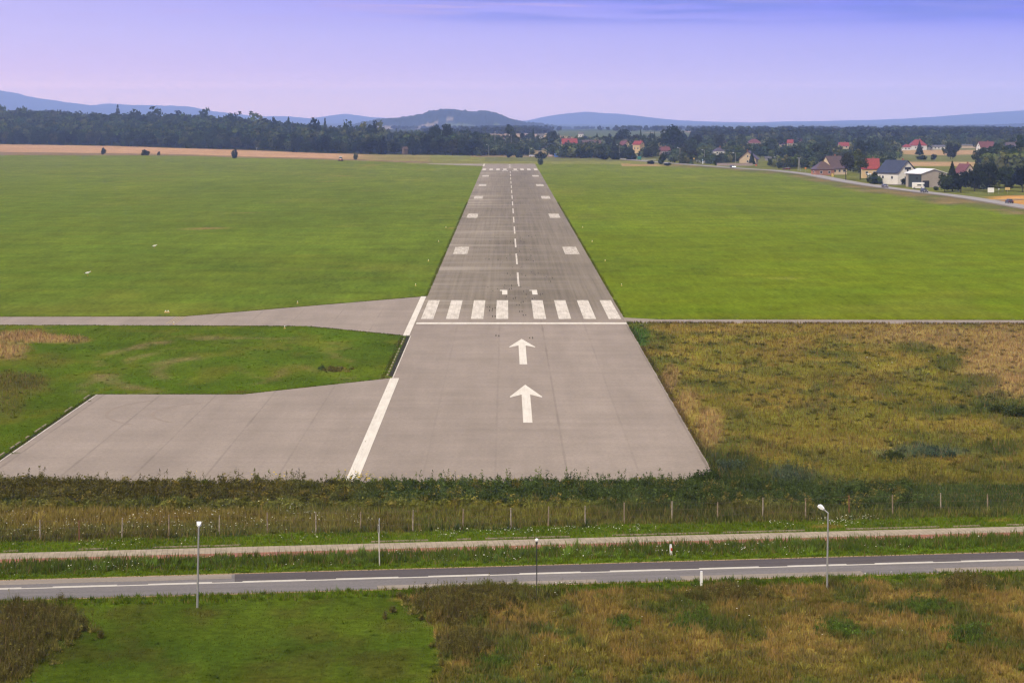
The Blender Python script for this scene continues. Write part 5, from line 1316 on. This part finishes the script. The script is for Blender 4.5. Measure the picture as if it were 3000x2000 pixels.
# crash barrier and white wall bits near the road bend
for (px0, px1, py, Y, lab) in ((1880, 1922, 470, 1325, "grey guard rail right of the green container"), (2040, 2066, 478, 1255, "pale fence panel beside the road bend"), (2100, 2205, 486, 1190, "low pinkish garden wall behind the far road bend")):
    x0, x1 = X_at(px0, Y), X_at(px1, Y); root = empty("guard_rail" if 'rail' in lab else "fence" if 'fence' in lab else "garden_wall", ((x0 + x1) / 2, Y, 0), 0, lab, "rail" if 'rail' in lab else "fence" if 'fence' in lab else "wall"); L0 = x1 - x0
    if 'rail' in lab:
        MB().box((0, 0, .62), (L0, .1, .32)).build("rail", simple("galvanised", (.42, .42, .42), .5, .5), root)
        for q in np.linspace(-L0 / 2 + .3, L0 / 2 - .3, 6): MB().box((q, .1, .35), (.1, .1, .8)).build("post", M_CONC, root)
    elif 'fence' in lab:
        MB().box((0, 0, 1.0), (L0, .06, 1.5)).build("panel", simple("pale panel", (.42, .42, .40)), root)
        for q in (-L0 / 2, 0, L0 / 2): MB().box((q, -.08, .95), (.12, .1, 2.0)).build("post", M_CONC, root)
    else:
        MB().box((0, 0, .7), (L0, .3, 1.5)).build("wall", simple("pinkish wall", (.30, .23, .20)), root); MB().box((0, 0, 1.5), (L0 + .1, .42, .12)).build("coping", M_CONC, root)

# ------------------------------------------------------------------ poles, lamps and signs
M_STEEL = simple("galvanised steel", (.30, .29, .28), .55, .3, .15); M_POLE = simple("grey concrete pole", (.34, .32, .28), .9, amt=.2)
M_WHITEP = simple("white plastic", (.76, .75, .74), .5, amt=.05); M_BLACK = simple("dark metal", (.03, .03, .028), .6); M_GLOBE = simple("milk glass globe", (.78, .76, .73), .25, amt=.03)
def street_lamp(x, y, h, az, tilt_, label, lean=0.0, armlen=.55):
    root = empty("street_lamp", (x, y, 0), 0, label, "street lamp"); root.rotation_euler = (0, lean, 0)
    MB().tube((0, 0, -.4), (0, 0, h), .07, .05, 10).build("pole", M_STEEL, root)
    d_ = Vector((math.cos(az) * math.cos(tilt_), math.sin(az) * math.cos(tilt_), math.sin(tilt_))); p = Vector((0, 0, h)); e = p + d_ * armlen
    MB().tube(p, e, .045, .04, 8).ball(p, .05).build("arm", M_STEEL, root)
    b = MB(); s = Vector((-math.sin(az), math.cos(az), 0)); upv = d_.cross(s) * -1
    if upv.z < 0: upv = -upv
    def ring(t, w_, hh, o=0): c_ = e + d_ * t; return [c_ + s * w_ - upv * (hh - o), c_ + s * w_ + upv * hh, c_ - s * w_ + upv * hh, c_ - s * w_ - upv * (hh - o)]
    rings = [ring(-.05, .05, .05), ring(.06, .10, .08), ring(.22, .14, .09), ring(.34, .135, .08), ring(.38, .11, .06)]
    vs = [q for r_ in rings for q in r_]; fs = [(3, 2, 1, 0), (16, 17, 18, 19)]
    for k in range(4):
        for i in range(4): fs.append((k * 4 + i, k * 4 + (i + 1) % 4, k * 4 + 4 + (i + 1) % 4, k * 4 + 4 + i))
    hd_ = b.add(vs, fs).build("lamp_head", M_WHITEP, root)
    c0 = [ring(.10, .08, .08)[k] for k in (0, 3)] + [ring(.31, .10, .08)[k] for k in (3, 0)]
    MB().add([q - upv * .035 for q in c0], [(0, 1, 2, 3)]).build("lens", simple("lamp lens", (.6, .6, .58), .2), hd_)
    return root
x, y = gp(578, 1779); street_lamp(x, y, 4.85, R(96), R(22), "left street lamp: straight grey pole standing in the green lawn before the road", R(1.0), .15)
x, y = gp(2423, 1724); street_lamp(x, y, 4.75, R(138), R(30), "right street lamp: grey pole with bent arm, in dry grass before the road", R(.8), .42)
x, y = gp(1572.5, 1751); root = empty("globe_lamp", (x, y, 0), 0, "thin black garden lamp post with white globe on top, between the two street lamps", "lamp post")
MB().tube((0, 0, -.3), (0, 0, 3.35), .035, .03, 8).build("pole", M_BLACK, root); MB().tube((0, 0, 3.30), (0, 0, 3.46), .045, .07, 10).build("holder", M_BLACK, root); MB().ball((0, 0, 3.56), .115).build("globe", M_GLOBE, root)
x, y = gp(1112, 1656); root = empty("road_sign", (x, y, 0), R(2), "road sign on a pale pole seen edge-on between road and path", "road sign"); root.rotation_euler = (0, R(-1.2), R(2))
MB().tube((0, 0, -.3), (0, 0, 2.15), .04, .04, 10).build("pole", simple("pale pole", (.5, .46, .4), .6), root)
MB().tube((.0, 0, 2.1), (-.055, 0, 2.2), .035, .035, 8).tube((-.055, 0, 2.18), (-.04, 0, 2.75), .022, .018, 8).build("bracket", M_STEEL, root)
MB().prism([(.02, -.42), (.05, -.42), (.05, .42), (.02, .42)], 2.18, 3.05).build("sign_panel", simple("sign back", (.42, .40, .37), .5), root)
def delineator(px, py, h, red, label):
    x, y = gp(px, py); root = empty("delineator_post", (x, y, 0), R(8), label, "delineator post", None)
    b = MB(); b.prism([(-.07, -.05), (.07, -.05), (.085, .04), (0, .09), (-.085, .04)], -.3, h - .12); b.prism([(-.06, -.045), (.06, -.045), (.075, .035), (0, .08), (-.075, .035)], h - .12, h); b.build("post", simple("post white", (.74, .72, .69), .5, amt=.08), root)
    if red: MB().box((.03, -.03, h * .56), (.115, .075, .2)).build("reflector", simple("red reflector", (.42, .03, .015), .4), root)
    else: MB().box((0, .07, h * .66), (.07, .06, .16)).build("reflector", simple("grey reflector", (.45, .45, .45), .4), root)
    root.rotation_euler = (0, R(-2 if red else 0), R(8))
delineator(1966, 1626, .74, True, "white roadside post with red reflector on the verge beyond the road")
delineator(2055, 1716, .94, False, "plain white roadside post at the near edge of the road")
# wire fence
POSTS = [(118, 1583), (232.6, 1582), (357, 1576), (495, 1569), (642, 1566), (784, 1560), (925.6, 1561), (1056, 1557), (1209, 1555), (1356, 1549), (1497, 1548), (1606, 1542), (1714, 1538), (1828.6, 1533), (1968, 1528), (2102, 1526), (2234.7, 1516), (2360, 1518), (2488, 1509), (2615.6, 1507), (2756, 1502), (2893, 1502), (3025, 1496), (-10, 1590)]
fx0, fy0 = gp(*POSTS[0]); fence = empty("wire_fence", (fx0, fy0, 0), 0, "row of thin wooden posts with wires in the tall grass behind the path", "fence")
M_POST = [simple("weathered post", c_, .95, amt=.35, scale=4) for c_ in ((.26, .20, .14), (.31, .26, .20), (.20, .10, .06))]
tops = []
for i, (px, py) in enumerate(sorted(POSTS)):
    x, y = gp(px, py); lean = random.uniform(-.03, .05); h = 1.46 + random.uniform(-.08, .08)
    MB().tube((x - fx0, y - fy0, -.2), (x - fx0 + lean, y - fy0, h), .055, .045, 7).build("post", M_POST[2 if i in (2, 19) else i % 2], fence); tops.append((x - fx0 + lean, y - fy0 - .06, h))
M_WIRE = simple("rusty wire", (.16, .11, .08), .8, .3)
for f_ in (.95, .62, .3):
    b = MB()
    for a_, c_ in zip(tops[:-1], tops[1:]): b.tube((a_[0], a_[1], a_[2] * f_), (c_[0], c_[1], c_[2] * f_), .006, .006, 4)
    b.build("wire", M_WIRE, fence)
# runway edge lights
M_LYEL = simple("yellow lamp body", (.60, .42, .14), .6); M_LWH = simple("lamp dome", (.75, .73, .68), .2)
def edge_light(x, y, label, group=None):
    root = empty("runway_light", (x, y, 0), 0, label, "runway light", group)
    MB().tube((0, 0, 0), (0, 0, .06), .15, .14, 12).build("base", M_LYEL, root); MB().tube((0, 0, .05), (0, 0, .24), .04, .04, 8).build("stem", M_LYEL, root); MB().ball((0, 0, .30), .085, (1, 1, 1.05), 10, 7).build("lamp", M_LWH, root)
ORD = ["first", "second", "third", "fourth", "fifth", "sixth", "seventh", "eighth"]
for i, y in enumerate((362.5, 422.5, 486, 546)):
    for s, nm in ((-1, "left"), (1, "right")): edge_light(s * 17.8, y, "small pale runway light in the grass along the %s edge, %s from the threshold" % (nm, ORD[i]))
edge_light(*gp(871.6, 889), "small pale taxiway light on the grass above the widening taxiway"); edge_light(*gp(834, 962), "small pale light on the tuft below the taxiway edge"); edge_light(*gp(509, 950.5), "small pale light at the hold lines, lower edge of the taxiway")
x, y = gp(489, 917); root = empty("guard_light", (x, y, 0), R(-15), "pair of yellow guard lamps on a low yellow frame beside the hold lines", "runway light")
for s in (-1, 1): 
    MB().box((s * .19, s * .05, .14), (.36, .25, .16)).build("lamp_housing", M_LYEL, root); MB().ball((s * .19, s * .05, .32), .1).build("lamp", M_LWH, root)
# storks on the left field
M_FEATH = simple("white feathers", (.78, .76, .73), .9, amt=.06); M_BEAK = simple("red bill", (.45, .10, .05), .6); M_BLK = simple("black feathers", (.02, .02, .02), .8)
def stork(px, py, s, rz, label):
    x, y = gp(px, py); root = empty("stork", (x, y, 0), rz, label, "bird"); root.scale = (s, s, s)
    rings = []
    for (cx, cz, ry, rz_) in ((-.62, .40, .01, .01), (-.48, .43, .09, .05), (-.25, .50, .16, .13), (0, .54, .19, .17), (.2, .57, .15, .15), (.32, .64, .075, .085), (.42, .72, .05, .055), (.52, .76, .055, .055), (.60, .75, .045, .045), (.64, .74, .015, .015)):
        rings.append([(cx, ry * math.cos(t), cz + rz_ * math.sin(t)) for t in np.linspace(0, 2 * math.pi, 11)[:-1]])
    b = MB(); vs = [q for r_ in rings for q in r_]; fs = [(k * 10 + i, k * 10 + (i + 1) % 10, k * 10 + 10 + (i + 1) % 10, k * 10 + 10 + i) for k in range(len(rings) - 1) for i in range(10)]
    b.add(vs, fs, True).build("body", M_FEATH, root)
    MB().tube((.62, 0, .75), (.86, 0, .68), .025, .006, 8).build("bill", M_BEAK, root)
    for k in (-1, 1): MB().tube((.02, k * .07, .42), (.05, k * .07, .22), .022, .014, 6).tube((.05, k * .07, .22), (.02, k * .07, 0), .012, .012, 6).tube((.02, k * .07, .012), (.14, k * .08, .012), .014, .008, 6).build("leg", M_BEAK, root)
    for k in (-1, 1): MB().ball((-.38, k * .10, .45), .2, (1.1, .22, .28), 10, 6).build("wing_tip", M_BLK, root)
stork(256, 808, 1.05, R(12), "white stork with red bill walking on the left grass field, nearer one"); stork(452, 727, 1.0, R(5), "white stork on the left grass field, farther one")
# poles and lamps far off
def far_lamp(px, Y, top, label, arm=1, name="street_lamp"):
    X = X_at(px, Y); z0 = tz(X, Y); h = Z_at(top, Y) - z0; root = empty(name, (X, Y, z0), 0, label, "street lamp")
    MB().tube((0, 0, 0), (0, 0, h), .13, .09, 8).build("pole", M_POLE, root); MB().tube((0, 0, h - .1), (-1.1 * arm, -.3, h + .25), .06, .05, 6).build("arm", M_STEEL, root); MB().box((-1.35 * arm, -.35, h + .27), (.85, .34, .2), taper=.8).build("lamp_head", M_WHITEP, root)
for (px, Y, top, lab) in ((1992, 1260, 434, "street lamp at the road bend in front of the olive tree"), (2064, 1240, 440, "street lamp right of the olive trees by the pale fence"), (1814, 1360, 426, "street lamp above the hedge row left of the yellow houses"), (1858, 1352, 426, "street lamp just left of the tall yellow house"), (1432, 1440, 426, "small street lamp before the pale willow row"), (1551, 1440, 437, "small street lamp at the right end of the willow row"), (1498, 1560, 397, "lamp post right of the pale gabled house"), (2277, 1130, 462, "slim street lamp left of the twin concrete pole"), (2155, 1180, 449, "slim street lamp left of the brown-roofed house with cream gable")):
    far_lamp(px, Y, top, lab, 1 if px != 1551 else -1)
def util_pole(px, Y, top, label, twin=False):
    X = X_at(px, Y); z0 = tz(X, Y); h = Z_at(top, Y) - z0; root = empty("utility_pole", (X, Y, z0), 0, label, "utility pole")
    if twin: MB().tube((-.55, 0, 0), (-.08, 0, h), .17, .12, 8).tube((.55, 0, 0), (.08, 0, h), .17, .12, 8).build("pole", M_POLE, root)
    else: MB().tube((0, 0, 0), (0, 0, h), .2, .12, 8).build("pole", M_POLE, root)
    MB().box((0, 0, h - .2), (1.6, .14, .14)).build("crossarm", M_STEEL, root)
    for q in (-.7, 0, .7): MB().tube((q, 0, h - .13), (q, 0, h + .12), .06, .05, 6).build("insulator", M_LWH, root)
util_pole(2341, 1085, 462, "pale twin-legged concrete utility pole at the far road", True); util_pole(1450, 1560, 386, "white mast pole left of the pale gabled house"); util_pole(857, 1680, 405, "slim white pole in front of the wood on the left"); util_pole(752, 1668, 432, "short white pole at the foot of the wood on the left")
def sign(px, Y, py, w_, h_, col, label, name="road_sign", legs=1, round_=False):
    X = X_at(px, Y); zc = Z_at(py, Y); root = empty(name, (X, Y, 0), R(-8), label, "sign")
    mm = simple("sign face", col, .5, amt=.06)
    for q in ((0,) if legs == 1 else (-w_ * .35, w_ * .35)): MB().tube((q, .06, 0), (q, .06, zc), .05, .05, 8).build("pole" if legs == 1 else "leg", M_STEEL, root)
    if round_: MB().tube((0, 0, zc), (0, -.05, zc), w_ / 2, w_ / 2, 16).build("panel", mm, root)
    else: MB().box((0, -.02, zc), (w_, .06, h_)).build("panel", mm, root)
    return root
sign(2903, 770, 557, 2.3, 1.7, (.70, .68, .64), "large white board on legs in front of the roadside grove", "billboard", 2)
sign(2952, 775, 553, 1.8, 1.0, (.50, .34, .12), "yellow board on a pole in front of the roadside grove")
sign(2926, 775, 554, .6, .6, (.4, .4, .4), "small grey round sign between the white and yellow boards", round_=True)
sb = sign(2808, 800, 551, .95, .95, (.55, .66, .74), "small blue and white road sign before the roadside grove"); MB().box((0, -.07, 2.2), (.5, .05, .4)).build("symbol", simple("blue field", (.05, .2, .5)), sb)
sign(2360, 1060, 493, .95, .95, (.62, .22, .04), "orange round sign right of the twin concrete pole", round_=True); sign(2215, 1160, 484, .95, .95, (.50, .07, .03), "red round sign in front of the hedge by the far road", round_=True)
sign(2033, 1262, 465, 1.0, .9, (.55, .36, .05), "yellow sign right of the street lamp at the road bend"); sign(2000, 1265, 468.5, 3.2, .7, (.55, .36, .06), "wide yellow bar sign below the street lamp at the bend", legs=2)
ss = sign(2546, 905, 511, 1.9, .9, (.74, .72, .7), "white bar sign above a round one beside the wide bush", legs=1); MB().tube((0, -.05, Z_at(520, 905)), (0, -.1, Z_at(520, 905)), .75, .75, 16).build("disc", simple("pale disc", (.6, .55, .52)), ss)
Y = 985; root = empty("yellow_box", (X_at(2439, Y), Y, 0), R(10), "small yellow cabinet standing on the verge left of the bare-stemmed trees", "cabinet")
MB().box((0, 0, .75), (.8, .5, 1.5)).build("body", simple("yellow box paint", (.62, .45, .10), .5), root); MB().box((0, 0, 1.54), (.9, .6, .1)).build("lid", M_CONC, root)
# white figure-like sign board at the road bend
Y = 1235; root = empty("direction_post", (X_at(2059, Y), Y, 0), 0, "white and blue post sign beside the pale fence at the bend", "sign")
MB().box((0, 0, .8), (.7, .12, 1.6)).build("panel", M_WHITEP, root); MB().box((-.15, 0, 2.3), (.55, .12, .9)).build("symbol", simple("pale blue", (.4, .55, .68)), root)
# willow shrubs in the meadow right of the runway
for (px, py, wpx, hm, lab) in ((2140, 1375, 90, .9, "blue-green willow shrub at the near right corner of the runway"), (2060, 1410, 70, 1.0, "dark shrub hugging the near right corner of the runway"), (2320, 1415, 110, .8, "wide blue-green shrub in the meadow right of the runway corner"),
        (2610, 1338, 70, .6, "low dark shrub in the meadow, left of the wide one"), (2740, 1330, 120, .7, "wide low blue-green shrub in the middle of the right meadow"), (2985, 1215, 90, 1.0, "dark shrub at the right edge of the meadow"), (2930, 1205, 60, .8, "low dark shrub left of the meadow's right edge")):
    Y = Y_of(py); W_ = wpx * Y / F; root = empty("willow_shrub", (X_at(px, Y), Y, 0), 0, lab, "shrub"); q = np.random.default_rng(px)
    n = 16; a = q.uniform(0, 6.28, n); r_ = np.sqrt(q.random(n)) * W_ * .42; cb = np.array([C['blue'] if 'blue' in lab else C['dkgreen'] * 1.0]) * q.uniform(.55, 1.2, (n, 1)) * 1.25
    V_, c_ = clump_cloud(np.cos(a) * r_, np.sin(a) * r_ * 1.6, q.uniform(.35, .75, n), hm * q.uniform(.5, 1.0, n), cb, 110, .11, .8)
    np_obj("foliage", V_, np.arange(len(V_)).reshape(-1, 3), M_BLADE, root, c_); trunk_mb(q, hm, .05, 5, .6).build("stem", M_BARK, root)
# any prototype never used stays out
for k in PROTO:
    for pr in PROTO[k]:
        if not pr[4]:
            for o_ in (pr[1], pr[2], pr[0]): bpy.data.objects.remove(o_)
